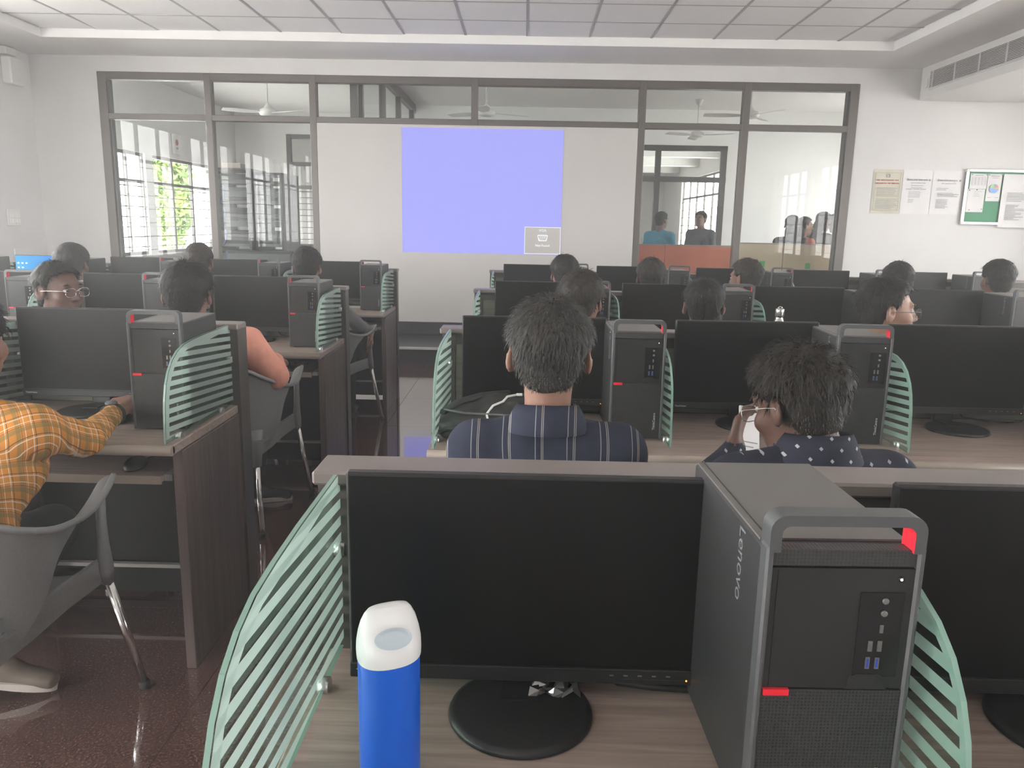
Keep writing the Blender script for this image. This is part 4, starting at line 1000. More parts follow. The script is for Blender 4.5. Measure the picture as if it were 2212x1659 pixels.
def person(label, head, yaw=0., pitch=0., roll=0., pelvis=None, seat=.455, skin='skin_mid', shirt='shirt_grey', pants='cloth_dark', shoe='shoe_dark', hair='hair_black',
           h=.010, body_yaw=0., arms=None, hs=1.0, neck=.062, sole=None, hair_t=.020, hair_nape=-.070, hair_top=1.0, collar=None, glasses=None, beard=False, standing=False, long_hair=False,
           short_sleeve=False, strands=0, width=1.0, seed=1, legs=None, hair_amp=.006, cap=None, sleeve=1.0):
    x, y, z = head
    t = thing('person', label, 'person', (pelvis[0], pelvis[1], 0))
    O = np.array([pelvis[0], pelvis[1], 0.0])
    H = Vector(head)-Vector(O); B = rotm(body_yaw); fw = B @ Vector((0, 1, 0)); rt = B @ Vector((1, 0, 0)); R = rotm(yaw, pitch, roll)
    M = np.array(R); hp = lambda *p: H+R @ (Vector(p)*hs)
    nb = H+R @ Vector((0, -.035, -.10))*hs*1.0+Vector((0, 0, -neck))          # base of the neck
    P = Vector((0, 0, seat+.115)) if not standing else Vector((0, 0, .90))
    ch = nb+fw*.02*(1 if not standing else .4)+Vector((0, 0, -.14)); ch = ch.lerp(P, .06)
    shL = nb-rt*.165*width+Vector((0, 0, -.055))+fw*.005; shR = nb+rt*.165*width+Vector((0, 0, -.055))+fw*.005
    # joints of the arms: given in world coordinates or resting on the thighs
    A = []
    for s_, sh in ((-1, shL), (1, shR)):
        spec = (arms or {}).get('L' if s_ < 0 else 'R')
        if spec and 'shoulder' in spec: sh = Vector(spec['shoulder'])-Vector(O)
        if spec: el = Vector(spec['elbow'])-Vector(O); wr = Vector(spec['wrist'])-Vector(O); A.append((sh, el, wr, Vector(spec['dir']), Vector(spec['palm']), spec.get('curl', .5), s_))
        elif standing: A.append((sh, sh+rt*s_*.06+Vector((0, 0, -.28)), sh+rt*s_*.07+fw*.06+Vector((0, 0, -.52)), Vector((0, 0, -1))+fw*.2, -rt*s_, .4, s_))
        else:
            el = sh+rt*s_*.06+fw*.03+Vector((0, 0, -.27)); wr = P+fw*.27+rt*s_*.11+Vector((0, 0, .085)); A.append((sh, el, wr, fw, Vector((0, 0, -1)), .35, s_))
    # legs
    LG = []
    for s_ in (-1, 1):
        hip = P+rt*s_*.085
        if standing: kn = hip+fw*.02+Vector((0, 0, -.42)); an = kn-fw*.02+Vector((0, 0, -.40))
        else:
            kn = hip+fw*.40+rt*s_*.05+Vector((0, 0, -.03)); an = Vector((kn.x, kn.y, .085))+fw*.03
            if legs and (s_ in legs): kn, an = [Vector(q)-Vector(O) for q in legs[s_][:2]]
        LG.append((hip, kn, an, Vector(legs[s_][2]).normalized() if legs and s_ in legs and len(legs[s_]) > 2 else fw))
    pts = [H+Vector((0, 0, .14)), H+Vector((.12, .12, 0)), H-Vector((.12, .12, 0)), P]+[q for a in A for q in a[:3]]+[a[2]+a[3].normalized()*.2 for a in A]+[q for l in LG for q in l[:3]]+[l[2]+l[3]*.22 for l in LG]+[shL-rt*.08, shR+rt*.08]
    arr = np.array(pts); lo = arr.min(0)-.14; hi = arr.max(0)+.14; lo[2] = max(lo[2], -.012)
    fl = Field(lo, hi, h)
    w2 = ((rt.x, rt.y), 1.42*width)
    # trunk
    fl.cone(P, P.lerp(ch, .55), .118, .105, .05, SHIRT, (w2[0], 1.28)); fl.cone(P.lerp(ch, .5), ch, .106, .112, .05, SHIRT, w2)
    fl.cone(ch, nb+Vector((0, 0, -.075)), .112, .062, .05, SHIRT, w2)
    fl.cone(shL, shR, .052, .052, .04, SHIRT)
    for sh in (shL, shR): fl.cone(nb.lerp(sh, .25)+Vector((0, 0, -.005)), sh, .050, .055, .04, SHIRT)
    fl.cone(P-rt*.06, P+rt*.06, .118, .118, .05, PANTS)
    # legs and shoes
    for hip, kn, an, td in LG:
        fl.cone(hip, kn, .092, .062, .04, PANTS); fl.cone(kn, an+Vector((0, 0, .02)), .060, .043, .03, PANTS)
        hl = Vector((an.x, an.y, an.z-.048))-td*.03; to = hl+td*.19+Vector((0, 0, -.008)); fl.cone(hl, to, .034, .024, .02, SHOE, ((-td.y, td.x), 1.30)); fl.cone(hl+Vector((0, 0, .03)), hl+td*.08+Vector((0, 0, .014)), .040, .026, .025, SHOE)
        if sole:
            sd_ = Vector((-td.y, td.x, 0)).normalized(); u_ = td.cross(sd_); rr_ = []
            for hh_ in (-.036, -.016):
                rr_.append([hl+td*(.080+.135*math.cos(a))+sd_*(.044-.006*math.cos(a))*math.sin(a)+u_*(hh_+(.004*math.sin(a*4) if hh_ > -.02 else 0)) for a in [2*PI*q_/28 for q_ in range(28)]])
            sb_ = MB().grid(rr_, closed=True); sb_.add(rr_[0], [tuple(range(28))[::-1]]); sb_.add(rr_[1], [tuple(range(28))]); sb_.build('shoe_sole', sole, t)
    # arms
    for sh, el, wr, hd, pn, cu, s_ in A:
        fl.cone(sh, el, .056*sleeve, .045*sleeve, .03, SHIRT); fl.cone(el, wr, .044*sleeve, .033*sleeve if not short_sleeve else .028, .025, SKIN if short_sleeve else SHIRT)
        if short_sleeve: fl.cone(sh, sh.lerp(el, .7), .060, .058, .02, SHIRT)
        fl.cone(wr-(wr-el).normalized()*.03, wr+hd.normalized()*.02, .027, .024, .012, SKIN); hand(fl, wr, hd, pn, cu, thumb=-s_)
    if h < .008:      # cloth folds
        for (sh, el, wr, *_ ) in A:
            pass
    if h < .0095:
        X, Y, Z = np.meshgrid(*fl.ax, indexing='ij', sparse=True); fl.F = fl.F+np.where(fl.L == SHIRT, (.0045*smooth_noise(X, Y, Z*.7, 26, seed)+.0025*smooth_noise(X*.6+Z*.5, Y, Z, 60, seed+1)), 0)
    # head, all in the head's frame
    sk = dict(lab=SKIN)
    c3 = lambda *p: np.array(hp(*p)); e = lambda c, r, k=.015, sub=False, Mx=M: fl.ell(c3(*c), np.array(r)*hs, Mx, k, SKIN, sub)
    kk = lambda a, b, r0, r1, k=.012: fl.cone(c3(*a), c3(*b), r0*hs, r1*hs, k, SKIN)
    fl.cone(c3(0, -.020, -.04), nb+Vector((0, 0, .035))+fw*.008, .055*hs, .052, .025, SKIN)
    e((0, -.012, .026), (.073, .093, .082)); e((0, .022, -.028), (.060, .070, .082), .02); e((0, .034, -.074), (.047, .050, .040), .02); e((0, .070, -.094), (.019, .018, .017), .02)
    if h < .012:
        kk((0, .089, .008), (0, .107, -.030), .0085, .0125); e((.011, .094, -.036), (.009, .010, .008), .008); e((-.011, .094, -.036), (.009, .010, .008), .008)
        kk((-.034, .078, .024), (.034, .078, .024), .011, .011, .015); e((.042, .058, -.030), (.022, .025, .022), .02); e((-.042, .058, -.030), (.022, .025, .022), .02)
        kk((-.019, .083, -.060), (.019, .083, -.060), .0075, .0075, .006); kk((-.016, .082, -.073), (.016, .082, -.073), .008, .008, .006)
        for s_ in (-1, 1): e((s_*.032, .096, .001), (.015, .018, .0075), .007, True)
        kk((-.017, .097, -.0665), (.017, .097, -.0665), .0025, .0025, .003) if False else None
    for s_ in (-1, 1):
        er = np.array(R @ rotm(s_*.42, -.15, 0)); e((s_*.083, -.014, -.008), (.0095, .022, .035), .006, False, er); e((s_*.0885, -.013, .004), (.006, .013, .018), .004, True, er)
    me = fl.mesh('body', [skin, shirt, pants, shoe]); body = link('body', me, t)
    # hair
    hh = min(h, .007)
    hf = Field(np.array(H)-.19*hs, np.array(H)+.19*hs, hh); X, Y, Z = np.meshgrid(*hf.ax, indexing='ij')
    d3 = np.stack([X-H.x, Y-H.y, Z-H.z], -1) @ M/hs; px, py, pz = d3[..., 0], d3[..., 1], d3[..., 2]
    def esd(c, r):
        q = [px-c[0], py-c[1], pz-c[2]]; k0 = np.sqrt(sum((q[i]/r[i])**2 for i in range(3))); k1 = np.sqrt(sum((q[i]/r[i]**2)**2 for i in range(3))); return k0*(k0-1)/np.maximum(k1, 1e-6)
    th = hair_t*np.clip((pz+.055)/.11, .10, 1.0)*hair_top
    dA = np.minimum(esd((0, -.013, .026), (.073, .093, .083)), esd((0, -.050, -.020), (.064, .048, .062)))-th
    nz = smooth_noise(px, py, pz, 95, seed)*.5+smooth_noise(px*1.6, py*1.6, pz*.5, 190, seed+3)*.5
    dA = dA+nz*hair_amp*np.clip((pz+.06)/.08, .2, 1)
    ln = (py+.0)*0
    K1 = np.maximum(.062-pz+.35*np.maximum(0, py-.02)+.012*smooth_noise(px, py, pz, 60, seed+5), -1)       # above the hair line
    K2 = np.maximum(py-.018-.35*(pz-.03), -.030-pz); K3 = np.maximum(py+.038+.3*pz, hair_nape-pz+.010*smooth_noise(px*2, py, pz*0, 80, seed+8))
    d = np.maximum(dA, np.minimum(np.minimum(K1, K2), K3))
    # notch round the ears
    ear = np.sqrt(((np.abs(px)-.090)/.026)**2+((py+.012)/.031)**2+((pz+.010)/.042)**2)-1
    d = np.maximum(d, -ear*.02)
    if long_hair:
        d = np.minimum(d, np.maximum(esd((0, -.060, -.10), (.078, .052, .17)), -.26-pz)+nz*.006)
    if beard: d = np.minimum(d, np.maximum(np.maximum(esd((0, .034, -.074), (.052, .057, .046))-.002, py*-1+.0), pz+.052))
    hf.F = d*hs; hf.L[:] = 0
    ho = link('hair', hf.mesh('hair', [hair]), t)
    if strands:
        V = np.empty(len(ho.data.vertices)*3); ho.data.vertices.foreach_get('co', V); V = V.reshape(-1, 3)
        N = np.empty(len(V)*3); ho.data.vertices.foreach_get('normal', N); N = N.reshape(-1, 3)
        r = np.random.default_rng(seed+20); loc = (V-np.array(H)) @ M/hs; up = N[:, 2] if False else (N @ M)[:, 2]
        keep = np.nonzero((loc[:, 2] > hair_nape+.006) & ((np.abs(loc[:, 0]) < .070) | (loc[:, 2] > .030) | (loc[:, 1] < -.055)))[0]; pick = r.choice(keep, strands); L = []; mb_ = MB()
        for p in pick:
            n0 = Vector(N[p]); b0 = Vector(V[p])+Vector(r.normal(size=3)*.004); l0 = loc[p]
            # combed from the crown: outwards, down the sides, forward on top
            crown = np.array([.01, -.045, .12]); fdir = l0-crown; fdir[2] -= .05; fl_ = Vector(M @ (fdir/np.linalg.norm(fdir)))
            fl_ = (fl_-n0*fl_.dot(n0)); fl_ = fl_.normalized() if fl_.length > 1e-4 else Vector((0, 0, -1))
            ln_ = (.016+.016*r.random())*(1 if l0[1] < .05 else .6); wv = r.normal()*.22; sd = n0.cross(fl_).normalized()
            if l0[2] < -.02: ln_ *= .4
            wd_ = .0011+.0008*r.random(); q = []
            for k_ in range(4):
                u = k_/3; c_ = b0-n0*.004+fl_*ln_*u+n0*(.006+.004*r.random())*math.sin(u*2.2)*(.6 if l0[2] < 0 else 1)+sd*ln_*wv*u*u
                ww = wd_*(1-u*.85); q.append([c_-sd*ww, c_+sd*ww])
            mb_.grid(q)
        so = mb_.build('hair_strands', hair, t); so['kind'] = 'stuff'
    # eyes and brows
    for s_ in (-1, 1):
        ey = MB().lathe([(.0115*math.cos(a), .0115*math.sin(a)) for a in [(-PI/2)+k*PI/8 for k in range(9)]], 12).build('eye', 'eye_white', t)
        Me = Matrix.Translation(hp(s_*.032, .0755, .001)) @ R.to_4x4() @ Matrix.Scale(hs, 4) @ Matrix.Diagonal((1, 1, .62, 1)); ey.matrix_local = Me
        MB().lathe([(.0, .0119), (.004, .0114), (.0064, .0101)], 12).build('iris', 'iris_dark', ey, None, (-PI/2, 0, 0))
        bw = MB().tube([(-.016, -.003, -.002), (0, .002, .003), (.016, -.006, -.001)], [.002, .0035, .0015], 6).build('eyebrow', hair, t)
        bw.matrix_local = Matrix.Translation(hp(s_*.034, .088, .025)) @ R.to_4x4() @ Matrix.Scale(s_*hs if False else hs, 4)
    if collar:
        n_ = 28; rows = []
        for rr, zz, gap in ((.062, .050, .16), (.067, .056, .16), (.078, .030, .2), (.092, -.006, .26)):
            row = []
            for k_ in range(n_+1):
                a = PI/2+gap+(2*PI-2*gap)*k_/n_; c_, s2 = math.cos(a), math.sin(a)
                zq = zz+(-.022*(1+s2)/2 if rr < .07 else -.012*(1+s2)/2)
                q = nb+rt*c_*rr*1.06+fw*(s2*rr-.004)+Vector((0, 0, zq+.012)); row.append(q)
            rows.append(row)
        cb = MB().grid(rows); inn = [[p-Vector((0, 0, .004)) for p in row][::-1] for row in rows]; cb.grid(inn); cb.build('collar', collar, t)
    if glasses:
        g = bpy.data.objects.new('spectacles', None); COL.objects.link(g); g.parent = t; g.matrix_local = Matrix.Translation(H) @ R.to_4x4() @ Matrix.Scale(hs, 4)
        for s_ in (-1, 1):
            pts = [(s_*.034+.026*math.copysign(abs(math.cos(a))**.7, math.cos(a)), .107, -.006+.019*math.copysign(abs(math.sin(a))**.7, math.sin(a))) for a in [k*PI/10 for k in range(21)]]
            MB().tube(pts, .0012, 6).build('rim', glasses, g); MB().add(pts[:20], [tuple(range(20))]).build('lens', 'lens_glass', g)
            MB().tube([(s_*.060, .105, .002), (s_*.072, .085, .003), (s_*.080, .02, .002), (s_*.083, -.012, .000), (s_*.083, -.026, -.018)], .0012, 6).build('temple', glasses, g)
        MB().tube([(-.009, .108, .0), (0, .110, .003), (.009, .108, .0)], .0016, 6).build('bridge', glasses, g)
    return t
# skin, hair and cloth
def skinm(n, c): varied(n, tuple(x*.93 for x in c), tuple(min(1, x*1.06) for x in c), ns=30, rough=.5, spec=.35)
skinm('skin_dark', (.115, .060, .045)); skinm('skin_mid', (.20, .105, .078)); skinm('skin_light', (.30, .165, .12))
for n, c0, c1 in (('hair_black', (.010, .009, .009), (.022, .020, .019)), ('hair_grey', (.022, .021, .020), (.075, .070, .066)), ('hair_brown', (.018, .015, .013), (.036, .030, .026))):
    varied(n, c0, c1, (60, 60, 14), 3, rough=.58, spec=.22, bmp=.5, bd=.003)
base('eye_white', (.5, .48, .46), .3); base('iris_dark', (.02, .012, .008), .15)
varied('shoe_dark', (.012, .013, .013), (.02, .021, .021), ns=20, rough=.6); varied('shoe_tan', (.16, .125, .10), (.21, .17, .14), ns=20, rough=.6); base('sole_white', (.62, .56, .53), .5)
def cloth(n, c, rough=.8): varied(n, tuple(x*.88 for x in c), tuple(min(1, x*1.1) for x in c), ns=14, rough=rough, spec=.15, bmp=.35, bd=.006, detail=2)
cloth('shirt_grey', (.16, .16, .17)); cloth('shirt_salmon', (.74, .33, .25)); cloth('shirt_white', (.55, .55, .56)); cloth('shirt_red', (.40, .12, .09)); cloth('shirt_olive', (.22, .22, .08)); cloth('shirt_teal', (.05, .28, .42)); cloth('shirt_sky', (.12, .45, .62))
cloth('cloth_dark', (.022, .023, .026)); cloth('jeans', (.035, .05, .075)); cloth('shirt_black', (.02, .02, .022)); cloth('shirt_slate', (.10, .105, .12)); cloth('shirt_navy_plain', (.03, .035, .06))
def band(nt, sock, freq, phase, w):      # 1 inside a band of width w (fraction of the period)
    m1 = nod(nt, 'ShaderNodeMath', operation='MULTIPLY_ADD'); m1.inputs[1].default_value = freq; m1.inputs[2].default_value = phase+100; nt.links.new(sock, m1.inputs[0])
    m2 = nod(nt, 'ShaderNodeMath', operation='FRACT'); nt.links.new(m1.outputs[0], m2.inputs[0])
    m3 = nod(nt, 'ShaderNodeMath', operation='LESS_THAN'); m3.inputs[1].default_value = w; nt.links.new(m2.outputs[0], m3.inputs[0]); return m3.outputs[0]
def overlay(nt, cur, fac, col, amt=1.0):
    mx = nod(nt, 'ShaderNodeMixRGB'); mx.inputs[2].default_value = (*col, 1); nt.links.new(cur, mx.inputs[1])
    if amt != 1.0:
        mm = nod(nt, 'ShaderNodeMath', operation='MULTIPLY'); mm.inputs[1].default_value = amt; nt.links.new(fac, mm.inputs[0]); fac = mm.outputs[0]
    nt.links.new(fac, mx.inputs[0]); return mx.outputs[0]
def cloth_base(name, c):
    m, nt, b = base(name, c, .8, spec=.15); v = coords(nt); n = noise(nt, v, 14, 2); r = ramp(nt, n.outputs['Fac'], [(.3, tuple(x*.88 for x in c)), (.7, tuple(x*1.1 for x in c))])
    bump(nt, b, n.outputs['Fac'], .35, .006); nd = noise(nt, v, 5, 1)
    ad = nod(nt, 'ShaderNodeVectorMath', operation='MULTIPLY_ADD'); ad.inputs[1].default_value = (.02, .02, .02); nt.links.new(nd.outputs['Color'], ad.inputs[0]); nt.links.new(v.outputs[0], ad.inputs[2])
    sx = nod(nt, 'ShaderNodeSeparateXYZ'); nt.links.new(ad.outputs[0], sx.inputs[0]); return nt, b, r.outputs[0], sx
nt, b, cur, sx = cloth_base('shirt_striped', (.030, .035, .058))
f = 1/.072
for ph, w, c in ((0, .022, (.36, .36, .38)), (.05, .022, (.40, .36, .28)), (.24, .026, (.33, .34, .38))): cur = overlay(nt, cur, band(nt, sx.outputs[0], f, ph, w), c, .8)
nt.links.new(cur, b.inputs['Base Color'])
nt, b, cur, sx = cloth_base('shirt_dotted', (.026, .029, .046))
def math2(nt, op, a, bv):
    q = nod(nt, 'ShaderNodeMath', operation=op); nt.links.new(a, q.inputs[0])
    if isinstance(bv, (int, float)): q.inputs[1].default_value = bv
    else: nt.links.new(bv, q.inputs[1])
    return q.outputs[0]
def dots(nt, sx, per, ox, oz, r):
    o = []
    for k, off in ((0, ox), (2, oz)):
        a = math2(nt, 'ADD', math2(nt, 'MULTIPLY', sx.outputs[k], 1/per), 100+off); a = math2(nt, 'FRACT', a, 0); a = math2(nt, 'ABSOLUTE', math2(nt, 'SUBTRACT', a, .5), 0); o.append(a)
    return math2(nt, 'LESS_THAN', math2(nt, 'ADD', o[0], o[1]), r)
for ox, oz in ((0, 0), (.5, .5)): cur = overlay(nt, cur, dots(nt, sx, .042, ox, oz, .10), (.42, .43, .45), .9)
nt.links.new(cur, b.inputs['Base Color'])
nt, b, cur, sx = cloth_base('shirt_plaid', (.52, .215, .040))
xa = math2(nt, 'ADD', math2(nt, 'MULTIPLY', sx.outputs[0], .75), math2(nt, 'MULTIPLY', sx.outputs[1], .66)); ya = math2(nt, 'ADD', math2(nt, 'ADD', math2(nt, 'MULTIPLY', sx.outputs[2], .8), math2(nt, 'MULTIPLY', sx.outputs[0], -.4)), math2(nt, 'MULTIPLY', sx.outputs[1], .45))
for s_ in (xa, ya):
    for ph, w, c, am in ((0, .17, (.17, .15, .06), .6), (.66, .025, (.72, .66, .58), .75), (.30, .035, (.05, .04, .04), .75), (.40, .04, (.72, .66, .58), .6), (.80, .03, (.08, .05, .04), .6)): cur = overlay(nt, cur, band(nt, s_, 1/.056, ph, w), c, am)
nt.links.new(cur, b.inputs['Base Color'])
# ================================================================== CHAIRS IN PLACE
chair(-1.44, 1.85, 0, 'grey plastic armchair in the left foreground, under the plaid shirted person')
chair(-1.395, 3.60, 0, 'grey plastic armchair of the person in the salmon shirt')
chair(-1.40, 5.36, -.30, 'grey plastic armchair in the front left-hand row with a hand hanging over it')
for (x, y, l) in ((.06, 1.80, 'grey plastic armchair under the man in the striped shirt'), (.66, 1.78, 'grey plastic armchair under the man in the dotted shirt'),
                  (.26, 3.40, 'grey plastic armchair, third right-hand row, first from the aisle'), (.83, 3.52, 'grey plastic armchair, third right-hand row, second from the aisle'), (1.50, 3.36, 'grey plastic armchair under the young man in profile with glasses'),
                  (.26, 5.15, 'grey plastic armchair, front right-hand row, first from the aisle'), (.82, 5.15, 'grey plastic armchair, front right-hand row, second from the aisle'), (1.42, 5.12, 'grey plastic armchair, front right-hand row, third from the aisle'),
                  (2.36, 5.1, 'grey plastic armchair, front right-hand row, fourth from the aisle'), (2.95, 5.05, 'grey plastic armchair, front right-hand row, fifth from the aisle'),
                  (-2.03, 3.44, 'grey plastic armchair under the youth with glasses looking right'), (-2.10, 5.12, 'grey plastic armchair, front left-hand row, second from the aisle'), (-2.92, 5.12, 'grey plastic armchair facing the blue desktop screen')):
    chair(x, y, 0, l)
# ================================================================== PEOPLE IN PLACE
person('man in navy striped shirt seen from behind, on the second right-hand row', (.062, 1.80, 1.112), yaw=-.05, pelvis=(.06, 1.74), skin='skin_light', shirt='shirt_striped', pants='cloth_dark', hair='hair_grey', h=.0065, collar='shirt_striped', hair_t=.022, strands=5200, hs=1.04, seed=3, width=1.02)
person('man in dark dotted shirt with curly hair looking down at a phone', (.612, 1.72, 1.022), yaw=.55, pitch=-.30, pelvis=(.68, 1.66), neck=.020, width=1.05, body_yaw=.12, skin='skin_dark', shirt='shirt_dotted', hair='hair_brown', h=.0065, collar='shirt_dotted', glasses='silver', hair_t=.030, hair_amp=.013, strands=5200, hs=1.0, seed=5, hair_nape=-.085,
       arms={'L': dict(elbow=(.43, 1.86, .76), wrist=(.548, 1.965, .838), dir=(.35, .35, .85), palm=(.7, -.4, .1), curl=.55)})
person('dark haired person behind the striped shirt man, third right-hand row', (.247, 3.35, 1.092), yaw=-.35, pelvis=(.26, 3.32), skin='skin_mid', shirt='shirt_slate', hair='hair_brown', h=.010, hair_t=.026, hair_amp=.012, strands=1500, seed=7)
person('person with cropped black hair and red collar, third right-hand row', (.808, 3.55, 1.062), yaw=-.15, pelvis=(.83, 3.44), skin='skin_mid', shirt='shirt_red', hair='hair_black', h=.010, hair_t=.020, strands=1200, seed=8, collar='shirt_red')
person('young man with glasses in profile facing right, third right-hand row', (1.515, 3.30, 1.083), yaw=-1.66, pelvis=(1.50, 3.28), body_yaw=-.5, skin='skin_light', shirt='shirt_olive', hair='hair_black', h=.0075, glasses='rack_grey', hair_t=.026, strands=1500, seed=9, hs=1.05)
for (l, p, pel, yw, hr, sh, sd) in (('dark haired head below the projected notice, front right-hand row', (.257, 5.10, 1.096), (.26, 5.07), .15, 'hair_black', 'shirt_slate', 11),
        ('curly haired head below the terracotta panel, front right-hand row', (.812, 5.10, 1.086), (.82, 5.07), -.1, 'hair_brown', 'shirt_grey', 12),
        ('person looking left below the beige panels, front right-hand row', (1.413, 5.10, 1.092), (1.42, 5.05), .7, 'hair_brown', 'shirt_white', 13),
        ('dark haired person below the poster wall, front right-hand row', (2.359, 5.05, 1.094), (2.36, 5.02), -.2, 'hair_black', 'shirt_slate', 14),
        ('person at the right edge of the front right-hand row', (2.954, 5.0, 1.120), (2.95, 4.97), 0, 'hair_black', 'shirt_slate', 15)):
    person(l, p, yaw=yw, pelvis=pel, skin='skin_mid', shirt=sh, hair=hr, h=.0115, hair_t=.024, hair_amp=.009, seed=sd, strands=500)
person('man in salmon shirt with an elbow on his chair, middle left-hand row', (-1.443, 3.37, 1.082), yaw=.12, pelvis=(-1.40, 3.48), skin='skin_mid', shirt='shirt_salmon', pants='cloth_dark', hair='hair_black', h=.0085, hair_t=.027, strands=2200, hs=1.10, seed=17, width=1.06,
       sleeve=1.28, arms={'R': dict(shoulder=(-1.215, 3.42, .872), elbow=(-1.118, 3.49, .712), wrist=(-1.20, 3.74, .735), dir=(-.3, 1, -.05), palm=(0, 0, -1), curl=.4)}, sole='sole_white', legs={1: ((-1.30, 3.84, .52), (-1.345, 3.80, .085), (1, .12, 0)), -1: ((-1.52, 3.86, .52), (-1.52, 3.86, .085))})
person('youth with glasses turning to the right, middle left-hand row', (-2.005, 3.38, 1.090), yaw=-1.92, pelvis=(-2.02, 3.36), body_yaw=-.7, skin='skin_dark', shirt='shirt_white', hair='hair_black', h=.0065, glasses='chrome', hair_t=.020, strands=1500, hs=.98, seed=19, collar='shirt_white')
person('person in grey shirt with a hand hanging over the chair, front left-hand row', (-1.398, 5.10, 1.108), yaw=.05, pelvis=(-1.40, 5.22), skin='skin_light', shirt='shirt_grey', hair='hair_black', h=.009, hair_t=.027, hair_amp=.010, strands=700, seed=21,
       arms={'R': dict(elbow=(-1.125, 5.29, .722), wrist=(-1.075, 5.48, .655), dir=(.02, .12, -1), palm=(-.9, -.3, 0), curl=.45)})
person('person with a crew cut below the server racks, front left-hand row', (-2.096, 5.10, 1.128), yaw=.1, pelvis=(-2.10, 5.07), skin='skin_mid', shirt='shirt_black', hair='hair_brown', h=.0115, hair_t=.018, strands=500, seed=22)
person('person in front of the blue desktop screen, front left-hand row', (-2.92, 5.10, 1.094), yaw=.05, pelvis=(-2.92, 5.07), skin='skin_mid', shirt='shirt_slate', hair='hair_black', h=.0115, hair_t=.030, strands=500, seed=23, hs=1.05)
person('person in orange plaid shirt reaching for the desk at the left edge', (-1.405, 1.95, 1.085), yaw=.1, pelvis=(-1.44, 1.76), skin='skin_mid', shirt='shirt_plaid', pants='cloth_dark', shoe='shoe_tan', sole='sole_white', hair='hair_black', h=.0065, hair_t=.022, strands=1500, seed=25, width=1.0,
       arms={'R': dict(elbow=(-1.205, 2.08, .800), wrist=(-1.262, 2.350, .805), dir=(-.05, 1, .30), palm=(.15, .2, -1), curl=.95)}, legs={1: ((-1.33, 2.10, .53), (-1.55, 2.10, .13), (1, .10, -.22)), -1: ((-1.56, 2.14, .53), (-1.66, 2.02, .085))})
# people behind the glass
person('man in blue shirt standing behind the glass next to the white board', (1.945, 11.5, 1.500), yaw=-.9, pelvis=(1.95, 11.48), standing=True, skin='skin_mid', shirt='shirt_teal', h=.014, seed=31, hs=1.0, body_yaw=-.5)
person('man in grey shirt standing behind the glass in the dark framed opening', (2.643, 12.2, 1.535), yaw=2.4, pelvis=(2.64, 12.2), standing=True, skin='skin_mid', shirt='shirt_slate', h=.014, seed=32, body_yaw=2.6)
person('long haired woman seen from behind, left of the group behind the beige panels', (3.50, 10.6, 1.465), yaw=-.3, pelvis=(3.48, 10.6), standing=True, skin='skin_mid', shirt='shirt_black', h=.014, seed=33, long_hair=True, hs=1.05)
person('woman in profile facing right, behind the beige panels', (3.70, 10.68, 1.455), yaw=-1.5, pelvis=(3.70, 10.7), standing=True, skin='skin_light', shirt='shirt_red', h=.011, seed=34, long_hair=True, hs=1.0, body_yaw=-1.2)
person('woman with tied dark hair bending to the right behind the glass', (3.985, 10.8, 1.515), yaw=-1.3, pitch=-.3, pelvis=(3.93, 10.8), standing=True, skin='skin_mid', shirt='shirt_black', h=.012, seed=35, long_hair=True, hs=1.05, body_yaw=-1.2)
person('man in light blue shirt facing left at the right end of the glazing', (4.10, 10.7, 1.50), yaw=1.3, pitch=-.3, pelvis=(4.16, 10.7), standing=True, skin='skin_mid', shirt='shirt_sky', h=.012, seed=36, body_yaw=1.2)
# ================================================================== SMALL THINGS
t = thing('water_bottle', 'blue water bottle with white loop cap on the nearest desk', 'bottle', (-.142, .80, .745), math.radians(20))
bm = MB().lathe([(.0, 0), (.030, 0), (.0335, .004), (.0345, .012), (.0345, .185), (.0338, .192), (.030, .195)], 40); bm.build('body', 'bottle_blue', t)
rows = []
for z, rx, ry, tl in ((.188, .0352, .0352, 0), (.197, .0356, .0356, 0), (.207, .0352, .0340, 0), (.218, .0335, .0275, .001), (.229, .0305, .0200, .002), (.237, .0265, .0145, .003), (.242, .0225, .0105, .003), (.2435, .014, .005, .003)):
    rows.append([(rx*math.copysign(abs(math.cos(a))**.85, math.cos(a)), ry*math.copysign(abs(math.sin(a))**.85, math.sin(a))+tl, z+.06*rx*math.cos(a)) for a in [2*PI*k/40 for k in range(40)]])
cp = MB().grid(rows, closed=True); cp.add(rows[-1], [tuple(range(40))]); cpo = cp.build('cap', 'bottle_cap', t)
hol = []
for r_, dp in ((1.0, .0006), (.86, .0012), (.80, -.0002), (.5, -.0006), (.02, -.0008)):
    hol.append([(.0205*r_*math.cos(a), -.0292-dp+.0105*r_*math.sin(a)*.62, .2205+.0095*r_*math.sin(a)) for a in [2*PI*k/28 for k in range(28)]])
base('recess_shade', (.46, .53, .58), .4)  # darker oval on the cap, painting the shade of its recess
MB().grid(hol, closed=True).build('finger_recess', 'recess_shade', cpo)
t = thing('steel_bottle', 'slim stainless steel water bottle on the third right-hand row', 'bottle', (1.288, 3.97, .75))
MB().lathe([(.0, 0), (.033, 0), (.035, .004), (.035, .165), (.032, .185), (.021, .212), (.018, .222), (.018, .230)], 28).build('body', 'steel', t)
cpo = MB().lathe([(.0185, .228), (.0215, .230), (.0215, .262), (.019, .266), (0, .267)], 24).build('cap', 'silver', t)
MB().tube([(-.010, 0, .264), (-.009, 0, .272), (0, 0, .276), (.009, 0, .272), (.010, 0, .264)], .003, 6).build('cap_loop', 'steel', cpo)
MB().lathe([(.0188, .222), (.0188, .228)], 24).build('neck_ring', 'rack_black', t)
